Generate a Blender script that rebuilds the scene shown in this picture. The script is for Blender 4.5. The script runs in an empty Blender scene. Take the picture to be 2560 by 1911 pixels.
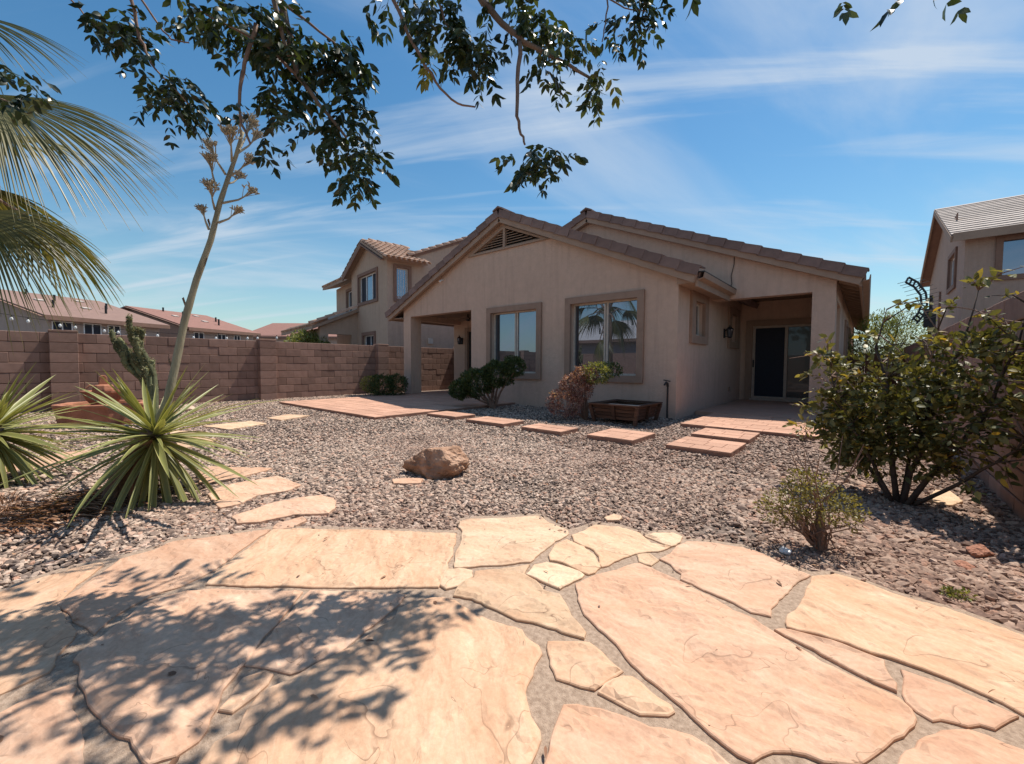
import bpy, bmesh, math, random
import numpy as np
import mathutils.geometry
from mathutils import Vector, Matrix, noise as mnoise

random.seed(7); rng = np.random.default_rng(7)
scene = bpy.context.scene
COL = scene.collection
R = math.radians

# ---------------------------------------------------------------- camera
CAM = Vector((0, 0, 1.01))
cam_d = bpy.data.cameras.new('camera'); cam = bpy.data.objects.new('camera', cam_d); COL.objects.link(cam)
cam_d.sensor_width = 36.0; cam_d.lens = 14.62; cam_d.clip_start = 0.02; cam_d.clip_end = 3000
cam.matrix_world = Matrix.Translation(CAM) @ Matrix(((0.760299, -0.032385, 0.648765), (0.649552, 0.029932, -0.759727), (0.005185, 0.999027, 0.043793))).to_4x4()
scene.camera = cam
scene.render.resolution_x = 1024; scene.render.resolution_y = 764

# ---------------------------------------------------------------- sky and sun
SUN = Vector((0.09, 0.50, 1.0)).normalized()
world = bpy.data.worlds.new('World'); scene.world = world; world.use_nodes = True
wt = world.node_tree; wn = wt.nodes; wl = wt.links; wn.clear()
wo = wn.new('ShaderNodeOutputWorld'); wb = wn.new('ShaderNodeBackground')
sky = wn.new('ShaderNodeTexSky'); sky.sky_type = 'NISHITA'; sky.sun_disc = False
sky.sun_elevation = math.asin(SUN.z); sky.sun_rotation = math.atan2(SUN.x, SUN.y)
sky.altitude = 300; sky.air_density = 1.25; sky.dust_density = 0.4; sky.ozone_density = 1.4
wb.inputs['Strength'].default_value = 0.103
# thin cirrus: a stretched noise on the plane of the clouds, the same all over the dome
tc = wn.new('ShaderNodeTexCoord'); sep = wn.new('ShaderNodeSeparateXYZ'); wl.new(tc.outputs['Generated'], sep.inputs[0])
def wmath(op, a, b=None, c=None):
    m = wn.new('ShaderNodeMath'); m.operation = op
    for i, v in enumerate((a, b, c)):
        if v is None: continue
        if isinstance(v, (int, float)): m.inputs[i].default_value = v
        else: wl.new(v, m.inputs[i])
    return m.outputs[0]
zz = wmath('ADD', wmath('MAXIMUM', sep.outputs['Z'], 0.0), 0.16)
comb = wn.new('ShaderNodeCombineXYZ')
wl.new(wmath('DIVIDE', sep.outputs['X'], zz), comb.inputs[0]); wl.new(wmath('DIVIDE', sep.outputs['Y'], zz), comb.inputs[1])
def cloud(rot, scl, scale, detail, dist, lo, hi, loc=(0,0,0)):
    mp = wn.new('ShaderNodeMapping'); mp.vector_type = 'TEXTURE'; mp.inputs['Rotation'].default_value = (0, 0, R(rot)); mp.inputs['Scale'].default_value = (1/scl[0], 1/scl[1], 1)
    mp.inputs['Location'].default_value = loc
    wl.new(comb.outputs[0], mp.inputs[0])
    nz = wn.new('ShaderNodeTexNoise'); nz.inputs['Scale'].default_value = scale; nz.inputs['Detail'].default_value = detail
    nz.inputs['Roughness'].default_value = 0.56; nz.inputs['Distortion'].default_value = dist
    wl.new(mp.outputs[0], nz.inputs['Vector'])
    mr = wn.new('ShaderNodeMapRange'); mr.interpolation_type = 'SMOOTHSTEP'
    mr.inputs['From Min'].default_value = lo; mr.inputs['From Max'].default_value = hi
    wl.new(nz.outputs['Fac'], mr.inputs['Value']); return mr.outputs[0]
c1 = cloud(64, (0.42, 1.2, 1), 1.0, 9, 0.7, 0.44, 0.86, (3.1, 1.7, 0))
c2 = cloud(34, (0.26, 2.2, 1), 1.5, 9, 0.9, 0.48, 0.74, (7.3, 2.2, 0))
cf = wmath('MINIMUM', wmath('ADD', wmath('MULTIPLY', c1, 0.80), wmath('MULTIPLY', c2, 0.55)), 0.75)
mx = wn.new('ShaderNodeMix'); mx.data_type = 'RGBA'
hs = wn.new('ShaderNodeHueSaturation'); hs.inputs['Saturation'].default_value = 1.28; hs.inputs['Value'].default_value = 1.0; wl.new(sky.outputs[0], hs.inputs['Color'])
tn = wn.new('ShaderNodeMix'); tn.data_type = 'RGBA'; tn.blend_type = 'MULTIPLY'; tn.inputs['Factor'].default_value = 1.0; tn.inputs['B'].default_value = (0.84, 1.0, 0.97, 1); wl.new(hs.outputs[0], tn.inputs['A'])
hz_ = wn.new('ShaderNodeMix'); hz_.data_type = 'RGBA'; hz_.inputs['B'].default_value = (3.9, 4.9, 5.9, 1)      # pale air along the whole horizon
wl.new(wmath('MULTIPLY', wmath('POWER', wmath('SUBTRACT', 1.0, wmath('MINIMUM', wmath('ABSOLUTE', sep.outputs['Z']), 1.0)), 7.0), 0.62), hz_.inputs['Factor']); wl.new(tn.outputs['Result'], hz_.inputs['A'])
wl.new(cf, mx.inputs['Factor']); wl.new(hz_.outputs['Result'], mx.inputs['A']); mx.inputs['B'].default_value = (5.4, 6.0, 6.7, 1)
wl.new(mx.outputs['Result'], wb.inputs['Color']); wl.new(wb.outputs[0], wo.inputs['Surface'])

sd = bpy.data.lights.new('sun', 'SUN'); so = bpy.data.objects.new('sun', sd); COL.objects.link(so)
sd.energy = 5.0; sd.angle = R(0.4); sd.color = (1.0, 0.925, 0.83)
so.rotation_euler = SUN.to_track_quat('Z', 'Y').to_euler(); so.location = (0, 0, 30)

scene.view_settings.view_transform = 'Standard'; scene.view_settings.look = 'None'
scene.view_settings.exposure = 0.28; scene.view_settings.gamma = 1.0; scene.view_settings.use_curve_mapping = False
scene.cycles.max_bounces = 6; scene.cycles.transparent_max_bounces = 8
scene.render.film_transparent = False

# ---------------------------------------------------------------- helpers
ORI = {}
def ori(p):
    return ORI.get(p.name, Vector((0, 0, 0))) if p else Vector((0, 0, 0))
def tag(o, label=None, cat=None, group=None, kind=None):
    if label: o['label'] = label
    if cat: o['category'] = cat
    if group: o['group'] = group
    if kind: o['kind'] = kind
    return o
def thing(name, label, cat, loc=(0, 0, 0), rotz=0.0, group=None, local=False):
    o = bpy.data.objects.new(name, None); COL.objects.link(o)
    o.empty_display_size = 0.2; o.location = loc; o.rotation_euler = (0, 0, rotz)
    ORI[o.name] = Vector((0, 0, 0)) if local else Vector(loc)
    return tag(o, label, cat, group, 'thing')
def link(name, me, parent=None, mat=None):
    o = bpy.data.objects.new(name, me); COL.objects.link(o)
    if mat is not None and not me.materials: me.materials.append(mat)
    if parent: o.parent = parent; ORI[o.name] = ori(parent)
    return o
def piece(name, me, parent, M):
    """one piece sharing mesh data, placed by a matrix in world (or, for a local thing, in local) space"""
    o = bpy.data.objects.new(name, me); COL.objects.link(o)
    if parent: o.parent = parent
    o.matrix_local = Matrix.Translation(-ori(parent)) @ M
    return o
def meshdata(name, v, f, mat=None, smooth=False):
    me = bpy.data.meshes.new(name); me.from_pydata([tuple(p) for p in v], [], [tuple(q) for q in f]); me.update()
    if smooth: me.polygons.foreach_set('use_smooth', [True]*len(me.polygons))
    if mat: me.materials.append(mat)
    return me
class MB:
    def __init__(s): s.v = []; s.f = []
    def add(s, v, f):
        n = len(s.v); s.v += [Vector(p) for p in v]; s.f += [tuple(i+n for i in q) for q in f]; return s
    def box(s, x0, x1, y0, y1, z0, z1):
        v = [(x, y, z) for z in (z0, z1) for y in (y0, y1) for x in (x0, x1)]
        return s.add(v, [(0,2,3,1),(4,5,7,6),(0,1,5,4),(2,6,7,3),(0,4,6,2),(1,3,7,5)])
    def cbox(s, x0, x1, y0, y1, z0, z1, c=0.01):
        """box with chamfered edges"""
        bm = bmesh.new(); bmesh.ops.create_cube(bm, size=1)
        for q in bm.verts: q.co = Vector(((x0+x1)/2+q.co.x*(x1-x0), (y0+y1)/2+q.co.y*(y1-y0), (z0+z1)/2+q.co.z*(z1-z0)))
        bmesh.ops.bevel(bm, geom=bm.edges[:], offset=c, segments=1, affect='EDGES')
        bm.verts.index_update(); s.add([q.co.copy() for q in bm.verts], [[q.index for q in p.verts] for p in bm.faces]); bm.free(); return s
    def obox(s, c, ax, ay, az):
        c, ax, ay, az = map(Vector, (c, ax, ay, az))
        v = [c+ax*i+ay*j+az*k for k in (-1,1) for j in (-1,1) for i in (-1,1)]
        return s.add(v, [(0,2,3,1),(4,5,7,6),(0,1,5,4),(2,6,7,3),(0,4,6,2),(1,3,7,5)])
    def bar(s, a, b, w, h=None, up=(0,0,1)):
        a, b = Vector(a), Vector(b); d = (b-a); L = d.length/2; d.normalize(); up = Vector(up)
        if abs(d.dot(up)) > .98: up = Vector((1,0,0))
        x = d.cross(up).normalized(); y = x.cross(d).normalized()
        return s.obox((a+b)/2, d*L, x*(w/2), y*((h or w)/2))
    def prism(s, poly, fn, w0, w1):
        """polygon (u,v) extruded along w; fn(u,v,w) gives the point"""
        n = len(poly); v = [fn(u, q, w0) for u, q in poly]+[fn(u, q, w1) for u, q in poly]
        return s.add(v, [tuple(range(n)), tuple(range(2*n-1, n-1, -1))]+[(i, n+i, n+(i+1) % n, (i+1) % n) for i in range(n)])
    def tube(s, pts, rad, n=8, cap=True):
        pts = [Vector(p) for p in pts]; m = len(pts)
        if isinstance(rad, (int, float)): rad = [rad]*m
        v = []; f = []; px = None
        for i, p in enumerate(pts):
            d = (pts[min(i+1, m-1)]-pts[max(i-1, 0)]).normalized()
            if px is None:
                px = d.orthogonal().normalized()
            px = (px-d*px.dot(d)).normalized(); py = d.cross(px)
            for k in range(n):
                a = 2*math.pi*k/n; v.append(p+(px*math.cos(a)+py*math.sin(a))*rad[i])
        for i in range(m-1):
            for k in range(n):
                k2 = (k+1) % n; f.append((i*n+k, i*n+k2, (i+1)*n+k2, (i+1)*n+k))
        if cap: f.append(tuple(range(n-1, -1, -1))); f.append(tuple((m-1)*n+k for k in range(n)))
        return s.add(v, f)
    def lathe(s, prof, c, n=24, fr=None):
        """prof: list of (r,z); fr(angle) scales the radius"""
        v = []; f = []; m = len(prof)
        for r, z in prof:
            for k in range(n):
                a = 2*math.pi*k/n; q = r*(fr(a) if fr else 1); v.append((c[0]+q*math.cos(a), c[1]+q*math.sin(a), c[2]+z))
        for i in range(m-1):
            for k in range(n):
                k2 = (k+1) % n; f.append((i*n+k, i*n+k2, (i+1)*n+k2, (i+1)*n+k))
        f.append(tuple(range(n-1, -1, -1))); f.append(tuple((m-1)*n+k for k in range(n)))
        return s.add(v, f)
    def build(s, name, mat, parent=None, smooth=False, bevel=0):
        o_ = ori(parent)
        me = meshdata(name, [p-o_ for p in s.v], s.f, mat, smooth)
        bm = bmesh.new(); bm.from_mesh(me); bmesh.ops.recalc_face_normals(bm, faces=bm.faces); bm.to_mesh(me); bm.free()
        o = link(name, me, parent)
        if bevel:
            b = o.modifiers.new('bevel', 'BEVEL'); b.width = bevel; b.segments = 2; b.limit_method = 'ANGLE'
        return o
def holed(name, outer, holes, fn, th, mat, parent=None):
    """a wall: an outline with openings cut through it, thickness th along w"""
    bm = bmesh.new(); o_ = ori(parent); loops = []
    P = lambda u, v, w: Vector(fn(u, v, w))-o_
    edges = []
    for L in [outer]+holes:
        vs = [bm.verts.new(P(u, v, 0)) for u, v in L]; loops.append((L, vs))
        edges += [bm.edges.new((vs[i], vs[(i+1) % len(vs)])) for i in range(len(vs))]
    bmesh.ops.triangle_fill(bm, use_beauty=True, edges=edges)
    front = list(bm.faces); mp = {}
    for L, vs in loops:
        for (u, v), a in zip(L, vs): mp[a] = bm.verts.new(P(u, v, th))
    for f in front: bm.faces.new([mp[v] for v in reversed(f.verts)])
    for L, vs in loops:
        for i in range(len(vs)):
            a, b = vs[i], vs[(i+1) % len(vs)]; bm.faces.new((a, b, mp[b], mp[a]))
    bmesh.ops.recalc_face_normals(bm, faces=bm.faces)
    me = bpy.data.meshes.new(name); bm.to_mesh(me); bm.free(); me.materials.append(mat)
    return link(name, me, parent)
def rect(u0, u1, v0, v1): return [(u0, v0), (u1, v0), (u1, v1), (u0, v1)]

# ---------------------------------------------------------------- materials
def newmat(name):
    m = bpy.data.materials.new(name); m.use_nodes = True; t = m.node_tree; t.nodes.clear()
    out = t.nodes.new('ShaderNodeOutputMaterial'); b = t.nodes.new('ShaderNodeBsdfPrincipled'); t.links.new(b.outputs[0], out.inputs[0])
    return m, t, b, out
def nnode(t, kind, **kw):
    n = t.nodes.new(kind)
    for k, v in kw.items(): n.inputs[k].default_value = v
    return n
def ramp(t, fac, stops):
    r = t.nodes.new('ShaderNodeValToRGB'); e = r.color_ramp.elements
    while len(e) < len(stops): e.new(0.5)
    for i, (p, c) in enumerate(stops): e[i].position = p; e[i].color = (*c, 1)
    t.links.new(fac, r.inputs[0]); return r.outputs[0]
def mixc(t, fac, a, b, mode='MIX'):
    m = t.nodes.new('ShaderNodeMix'); m.data_type = 'RGBA'; m.blend_type = mode
    for key, v in (('Factor', fac), ('A', a), ('B', b)):
        if isinstance(v, (int, float)): m.inputs[key].default_value = v
        elif isinstance(v, tuple): m.inputs[key].default_value = (*v, 1)
        else: t.links.new(v, m.inputs[key])
    return m.outputs['Result']
def coords(t, scale=(1, 1, 1), rot=(0, 0, 0), kind='Object'):
    tc = t.nodes.new('ShaderNodeTexCoord'); mp = t.nodes.new('ShaderNodeMapping')
    mp.inputs['Scale'].default_value = scale; mp.inputs['Rotation'].default_value = rot
    t.links.new(tc.outputs[kind], mp.inputs[0]); return mp.outputs[0]
def noise(t, vec, scale, detail=4, rough=0.55, dist=0):
    n = nnode(t, 'ShaderNodeTexNoise', Scale=scale, Detail=detail, Roughness=rough, Distortion=dist)
    t.links.new(vec, n.inputs['Vector']); return n.outputs['Fac']
def bump(t, b, h, strength, dist=0.01, prev=None):
    n = nnode(t, 'ShaderNodeBump', Strength=strength, Distance=dist); t.links.new(h, n.inputs['Height'])
    if prev is not None: t.links.new(prev, n.inputs['Normal'])
    t.links.new(n.outputs[0], b.inputs['Normal']); return n.outputs[0]
def objrand(t):
    return t.nodes.new('ShaderNodeObjectInfo').outputs['Random']
def surf(name, cols, scale=3, bscale=60, bstr=0.3, bdist=0.004, rough=0.85, rand=0.0, detail=5, spec=0.3, stretch=(1, 1, 1)):
    """rough surface: colour from a noise ramp, fine bump, optional tone change from object to object"""
    m, t, b, o = newmat(name); vec = coords(t, stretch)
    n = noise(t, vec, scale, detail, 0.62)
    k = len(cols); c = ramp(t, n, [(0.28+0.44*i/max(1, k-1), q) for i, q in enumerate(cols)])
    if rand:
        r = ramp(t, objrand(t), [(0, (1-rand,)*3), (1, (1+rand,)*3)])
        c = mixc(t, 1.0, c, r, 'MULTIPLY')
    t.links.new(c, b.inputs['Base Color']); b.inputs['Roughness'].default_value = rough; b.inputs['Specular IOR Level'].default_value = spec
    if bstr: bump(t, b, noise(t, vec, bscale, 3), bstr, bdist)
    return m
def flat(name, c, rough=0.6, metal=0.0, spec=0.4):
    m, t, b, o = newmat(name); n = noise(t, coords(t), 14, 3)
    col = ramp(t, n, [(0.3, tuple(x*0.88 for x in c)), (0.7, tuple(min(1, x*1.1) for x in c))]); t.links.new(col, b.inputs['Base Color'])
    b.inputs['Roughness'].default_value = rough; b.inputs['Metallic'].default_value = metal; b.inputs['Specular IOR Level'].default_value = spec
    return m
def leafmat(name, cols, trans=0.35, rough=0.45, attr='tint', spec=0.4):
    m, t, b, o = newmat(name)
    a = t.nodes.new('ShaderNodeAttribute'); a.attribute_name = attr
    c = ramp(t, a.outputs['Fac'], [(i/max(1, len(cols)-1), q) for i, q in enumerate(cols)])
    t.links.new(c, b.inputs['Base Color']); b.inputs['Roughness'].default_value = rough; b.inputs['Specular IOR Level'].default_value = spec
    tr = t.nodes.new('ShaderNodeBsdfTranslucent'); tcx = mixc(t, 1.0, c, (1.5, 1.45, 0.6), 'MULTIPLY'); t.links.new(tcx, tr.inputs['Color'])
    ms = t.nodes.new('ShaderNodeMixShader'); ms.inputs[0].default_value = trans
    t.links.new(b.outputs[0], ms.inputs[1]); t.links.new(tr.outputs[0], ms.inputs[2]); t.links.new(ms.outputs[0], o.inputs[0])
    return m
def stucco(name, c):
    m, t, b, o = newmat(name); vec = coords(t, kind='Object')
    big = noise(t, vec, 0.9, 4, 0.6); mid = noise(t, vec, 7, 5, 0.65)
    k = mixc(t, 0.55, ramp(t, big, [(0.3, tuple(x*0.86 for x in c)), (0.7, tuple(x*1.08 for x in c))]),
             ramp(t, mid, [(0.3, tuple(x*0.88 for x in c)), (0.72, tuple(x*1.1 for x in c))]))
    st = noise(t, coords(t, (3.2, 3.2, 0.25)), 2.2, 6, 0.65)          # runs of dirt
    k = mixc(t, ramp(t, st, [(0.50, (0, 0, 0)), (0.75, (0.55,)*3)]), k, tuple(x*0.7 for x in c))
    t.links.new(k, b.inputs['Base Color']); b.inputs['Roughness'].default_value = 0.92; b.inputs['Specular IOR Level'].default_value = 0.2
    p = bump(t, b, noise(t, vec, 16, 5, 0.7), 0.7, 0.02); bump(t, b, noise(t, vec, 90, 3), 0.6, 0.006, p)
    return m
def glass(name, tintc=(0.012, 0.014, 0.018), refl=0.42):
    m, t, b, o = newmat(name); b.inputs['Base Color'].default_value = (*tintc, 1); b.inputs['Roughness'].default_value = 0.3
    g = nnode(t, 'ShaderNodeBsdfGlossy', Roughness=0.008); g.inputs['Color'].default_value = (0.62, 0.74, 0.95, 1)
    fr = nnode(t, 'ShaderNodeLayerWeight', Blend=0.25); mr = t.nodes.new('ShaderNodeMapRange')
    mr.inputs['To Min'].default_value = refl; mr.inputs['To Max'].default_value = min(0.9, refl*3); t.links.new(fr.outputs['Fresnel'], mr.inputs['Value'])
    wv = noise(t, coords(t), 1.3, 1); bp = nnode(t, 'ShaderNodeBump', Strength=0.02, Distance=0.02); t.links.new(wv, bp.inputs['Height']); t.links.new(bp.outputs[0], g.inputs['Normal'])
    ms = t.nodes.new('ShaderNodeMixShader'); t.links.new(mr.outputs[0], ms.inputs[0]); t.links.new(b.outputs[0], ms.inputs[1]); t.links.new(g.outputs[0], ms.inputs[2])
    t.links.new(ms.outputs[0], o.inputs[0]); return m

M = {}
M['stucco'] = stucco('stucco', (0.575, 0.41, 0.315))
M['stucco_trim'] = surf('stucco_trim', [(0.27, 0.18, 0.13), (0.35, 0.235, 0.175)], 5, 90, 0.4, 0.004)
M['stucco_n'] = stucco('stucco_neighbour', (0.48, 0.35, 0.265))
M['stucco_r'] = stucco('stucco_right', (0.42, 0.30, 0.24))
M['trim_n'] = surf('trim_brown', [(0.20, 0.12, 0.09), (0.26, 0.155, 0.115)], 5, 80, 0.3, 0.003)
M['stucco_far'] = stucco('stucco_far', (0.40, 0.32, 0.28))
M['fascia'] = surf('fascia', [(0.31, 0.215, 0.16), (0.38, 0.27, 0.20)], 4, 40, 0.2, 0.003)
M['soffit'] = surf('soffit_wood', [(0.22, 0.15, 0.11), (0.30, 0.21, 0.15)], 3, 30, 0.2, 0.003, stretch=(1, 8, 1))
M['tile'] = surf('concrete_tile', [(0.16, 0.105, 0.09), (0.25, 0.17, 0.145)], 4, 70, 0.5, 0.004, rand=0.16)
M['clay'] = surf('clay_tile', [(0.42, 0.25, 0.175), (0.55, 0.37, 0.27)], 4, 60, 0.4, 0.004, rand=0.22)
M['pale_tile'] = surf('pale_tile', [(0.40, 0.34, 0.30), (0.54, 0.47, 0.42)], 4, 50, 0.4, 0.005, rand=0.1)
M['frame'] = flat('window_frame', (0.52, 0.45, 0.38), 0.45); M['doorframe'] = flat('door_frame', (0.42, 0.34, 0.28), 0.5)
M['frame_w'] = flat('frame_white', (0.72, 0.72, 0.72), 0.45)
M['glass'] = glass('window_glass', refl=0.26); M['glass_dark'] = glass('door_glass', (0.008, 0.009, 0.012), 0.022)
M['screen'] = flat('solar_screen', (0.022, 0.026, 0.04), 0.75)
M['dark'] = flat('dark_metal', (0.02, 0.018, 0.018), 0.5)
M['darkroom'] = flat('dark_interior', (0.03, 0.026, 0.024), 0.9)  # near-black colour stands in for the shade of unlit depths behind openings
M['white'] = flat('white_paint', (0.75, 0.75, 0.73), 0.5)
M['cover'] = flat('cover_metal', (0.014, 0.014, 0.018), 0.9, spec=0.0)
M['steel'] = flat('galvanised', (0.45, 0.45, 0.46), 0.4, 0.6)
M['block'] = surf('concrete_block', [(0.24, 0.145, 0.11), (0.33, 0.205, 0.16)], 7, 130, 0.7, 0.004, rand=0.20, detail=6)
M['mortar'] = surf('block_mortar', [(0.09, 0.055, 0.042), (0.13, 0.082, 0.063)], 9, 120, 0.5, 0.004)
M['grout'] = surf('flagstone_grout', [(0.24, 0.165, 0.115), (0.50, 0.375, 0.28)], 55, 300, 0.9, 0.004, detail=8)
M['wood'] = surf('weathered_cedar', [(0.06, 0.03, 0.019), (0.18, 0.09, 0.055)], 6, 30, 0.5, 0.004, rand=0.25, stretch=(1, 1, 7))
M['terracotta'] = surf('terracotta', [(0.27, 0.105, 0.06), (0.52, 0.24, 0.15)], 5, 60, 0.6, 0.006, detail=7)
M['bulb'] = flat('bulb_glass', (0.75, 0.75, 0.72), 0.2)
M['bark'] = surf('bark', [(0.12, 0.085, 0.065), (0.24, 0.18, 0.14)], 12, 60, 0.9, 0.008, stretch=(1, 1, 0.3))
M['twig'] = surf('twig', [(0.16, 0.10, 0.075), (0.30, 0.20, 0.15)], 20, 80, 0.5, 0.003)
M['twig_dark'] = surf('twig_dark', [(0.05, 0.036, 0.028), (0.12, 0.085, 0.065)], 20, 80, 0.5, 0.003)
M['stalk'] = surf('flower_stalk', [(0.22, 0.19, 0.13), (0.40, 0.36, 0.24)], 4, 30, 0.5, 0.006, stretch=(6, 6, 1), detail=6)
M['flower'] = surf('dry_flower', [(0.26, 0.22, 0.17), (0.48, 0.42, 0.30)], 30, 80, 0.2)
M['thatch'] = surf('dead_thatch', [(0.10, 0.06, 0.04), (0.27, 0.18, 0.12)], 14, 60, 0.8, 0.01, stretch=(3, 3, 1))
M['palm'] = leafmat('palm_leaf', [(0.045, 0.055, 0.022), (0.10, 0.105, 0.035), (0.19, 0.165, 0.05), (0.32, 0.24, 0.11)], 0.26, 0.42)
M['yucca'] = leafmat('yucca_leaf', [(0.11, 0.12, 0.04), (0.26, 0.265, 0.085), (0.66, 0.61, 0.30)], 0.20, 0.42)
M['treeleaf'] = leafmat('ash_leaf', [(0.014, 0.026, 0.012), (0.032, 0.052, 0.02), (0.075, 0.10, 0.03), (0.20, 0.20, 0.04)], 0.22, 0.34, spec=0.5)
M['citrus'] = leafmat('citrus_leaf', [(0.065, 0.068, 0.024), (0.15, 0.145, 0.045), (0.29, 0.25, 0.085), (0.52, 0.33, 0.05)], 0.24, 0.46, spec=0.35)
M['hedge'] = leafmat('hedge_leaf', [(0.03, 0.05, 0.015), (0.06, 0.09, 0.028), (0.11, 0.14, 0.045)], 0.25, 0.45)
M['boug'] = leafmat('red_leaf', [(0.15, 0.06, 0.05), (0.33, 0.15, 0.12), (0.60, 0.40, 0.32)], 0.25, 0.5)
M['olive'] = leafmat('olive_leaf', [(0.09, 0.11, 0.03), (0.17, 0.19, 0.055), (0.30, 0.30, 0.10)], 0.3, 0.5)
M['yellowgreen'] = leafmat('yellow_green_leaf', [(0.10, 0.12, 0.03), (0.22, 0.23, 0.06), (0.36, 0.34, 0.12)], 0.3, 0.5)
M['smallbush'] = leafmat('small_bush_leaf', [(0.09, 0.075, 0.03), (0.20, 0.18, 0.055), (0.33, 0.29, 0.11)], 0.3, 0.5)
M['cactus'] = surf('cactus_skin', [(0.075, 0.085, 0.04), (0.17, 0.17, 0.085)], 14, 60, 0.6, 0.006, rand=0.4)
M['cactusleaf'] = leafmat('cactus_tuft', [(0.13, 0.13, 0.07), (0.42, 0.38, 0.24)], 0.2, 0.6)
M['litter'] = leafmat('dead_leaf', [(0.11, 0.055, 0.03), (0.27, 0.13, 0.07), (0.42, 0.25, 0.15)], 0.1, 0.7)

# sandstone: warm veined slabs, each slab its own tone and bedding direction
def sandstone(name, cols, pinks):
    m, t, b, o = newmat(name); vec = coords(t)
    warp = noise(t, vec, 2.2, 3, 0.5)
    sv = t.nodes.new('ShaderNodeVectorMath'); sv.operation = 'MULTIPLY_ADD'; t.links.new(warp, sv.inputs[0]); sv.inputs[1].default_value = (0.28, 0.28, 0.10); t.links.new(vec, sv.inputs[2])
    mp = t.nodes.new('ShaderNodeMapping'); mp.inputs['Scale'].default_value = (3.0, 10, 6); t.links.new(sv.outputs[0], mp.inputs[0])
    vein = noise(t, mp.outputs[0], 1.5, 9, 0.72, 0.6)
    cloudn = noise(t, vec, 3.1, 5, 0.6, 0.6)
    rnd = objrand(t)
    base = mixc(t, rnd, ramp(t, vein, [(0.30, cols[0]), (0.5, cols[1]), (0.72, cols[2])]), ramp(t, vein, [(0.30, pinks[0]), (0.5, pinks[1]), (0.72, pinks[2])]))
    base = mixc(t, ramp(t, cloudn, [(0.42, (0, 0, 0)), (0.70, (0.62,)*3)]), base, (0.56, 0.32, 0.195))
    stain = noise(t, vec, 5.5, 6, 0.65, 0.3)
    base = mixc(t, ramp(t, stain, [(0.60, (0, 0, 0)), (0.78, (0.6,)*3)]), base, (0.36, 0.25, 0.17))
    # flaked bedding edges: contour lines of a smooth height
    hgt = noise(t, sv.outputs[0], 1.9, 3, 0.55, 0.2)
    st = t.nodes.new('ShaderNodeMath'); st.operation = 'MULTIPLY'; t.links.new(hgt, st.inputs[0]); st.inputs[1].default_value = 5.2
    fl = t.nodes.new('ShaderNodeMath'); fl.operation = 'FRACT'; t.links.new(st.outputs[0], fl.inputs[0])
    brk = noise(t, vec, 3.3, 2)
    line = ramp(t, fl.outputs[0], [(0.0, (1, 1, 1)), (0.026, (0, 0, 0))])
    keep = ramp(t, brk, [(0.45, (0, 0, 0)), (0.50, (1, 1, 1))])
    lk = mixc(t, 1.0, line, keep, 'MULTIPLY')
    lk = mixc(t, 1.0, lk, (0.6, 0.6, 0.6), 'MULTIPLY'); base = mixc(t, lk, base, (0.16, 0.085, 0.05))
    base = mixc(t, 1.0, base, ramp(t, objrand(t), [(0.0, (0.80, 0.74, 0.72)), (0.25, (1.04, 1.02, 0.98)), (0.5, (0.90, 0.86, 0.86)), (0.75, (1.08, 1.10, 1.12)), (1.0, (0.97, 0.93, 0.90))]), 'MULTIPLY')
    # short hair cracks along the bedding
    h2 = noise(t, mp.outputs[0], 0.55, 4, 0.55, 0.8); s2 = t.nodes.new('ShaderNodeMath'); s2.operation = 'MULTIPLY'; t.links.new(h2, s2.inputs[0]); s2.inputs[1].default_value = 7.0
    f2 = t.nodes.new('ShaderNodeMath'); f2.operation = 'FRACT'; t.links.new(s2.outputs[0], f2.inputs[0])
    l2 = mixc(t, 1.0, ramp(t, f2.outputs[0], [(0.0, (1, 1, 1)), (0.035, (0, 0, 0))]), ramp(t, noise(t, vec, 6.5, 2), [(0.57, (0, 0, 0)), (0.63, (0.85,)*3)]), 'MULTIPLY')
    base = mixc(t, l2, base, (0.20, 0.11, 0.065))
    base = mixc(t, 1.0, base, ramp(t, noise(t, vec, 55, 6, 0.75), [(0.25, (0.80,)*3), (0.7, (1.10,)*3)]), 'MULTIPLY')
    sp = nnode(t, 'ShaderNodeTexVoronoi', Scale=9.0); t.links.new(vec, sp.inputs['Vector'])
    spot = ramp(t, sp.outputs['Distance'], [(0.03, (1, 1, 1)), (0.05, (0, 0, 0))])
    base = mixc(t, mixc(t, 1.0, spot, ramp(t, brk, [(0.5, (0, 0, 0)), (0.62, (0.7,)*3)]), 'MULTIPLY'), base, (0.20, 0.14, 0.10))
    t.links.new(base, b.inputs['Base Color']); b.inputs['Roughness'].default_value = 0.78; b.inputs['Specular IOR Level'].default_value = 0.25
    p = bump(t, b, vein, 0.30, 0.004); bump(t, b, noise(t, vec, 90, 4), 0.25, 0.002, p)
    return m
M['flag'] = sandstone('sandstone_flag', [(0.50, 0.30, 0.185), (0.64, 0.44, 0.295), (0.71, 0.52, 0.37)], [(0.45, 0.25, 0.165), (0.58, 0.365, 0.25), (0.67, 0.46, 0.33)])
M['flag_pale'] = sandstone('sandstone_pale', [(0.60, 0.42, 0.265), (0.69, 0.515, 0.345), (0.74, 0.58, 0.41)], [(0.56, 0.375, 0.24), (0.67, 0.475, 0.315), (0.72, 0.55, 0.385)])
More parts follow.
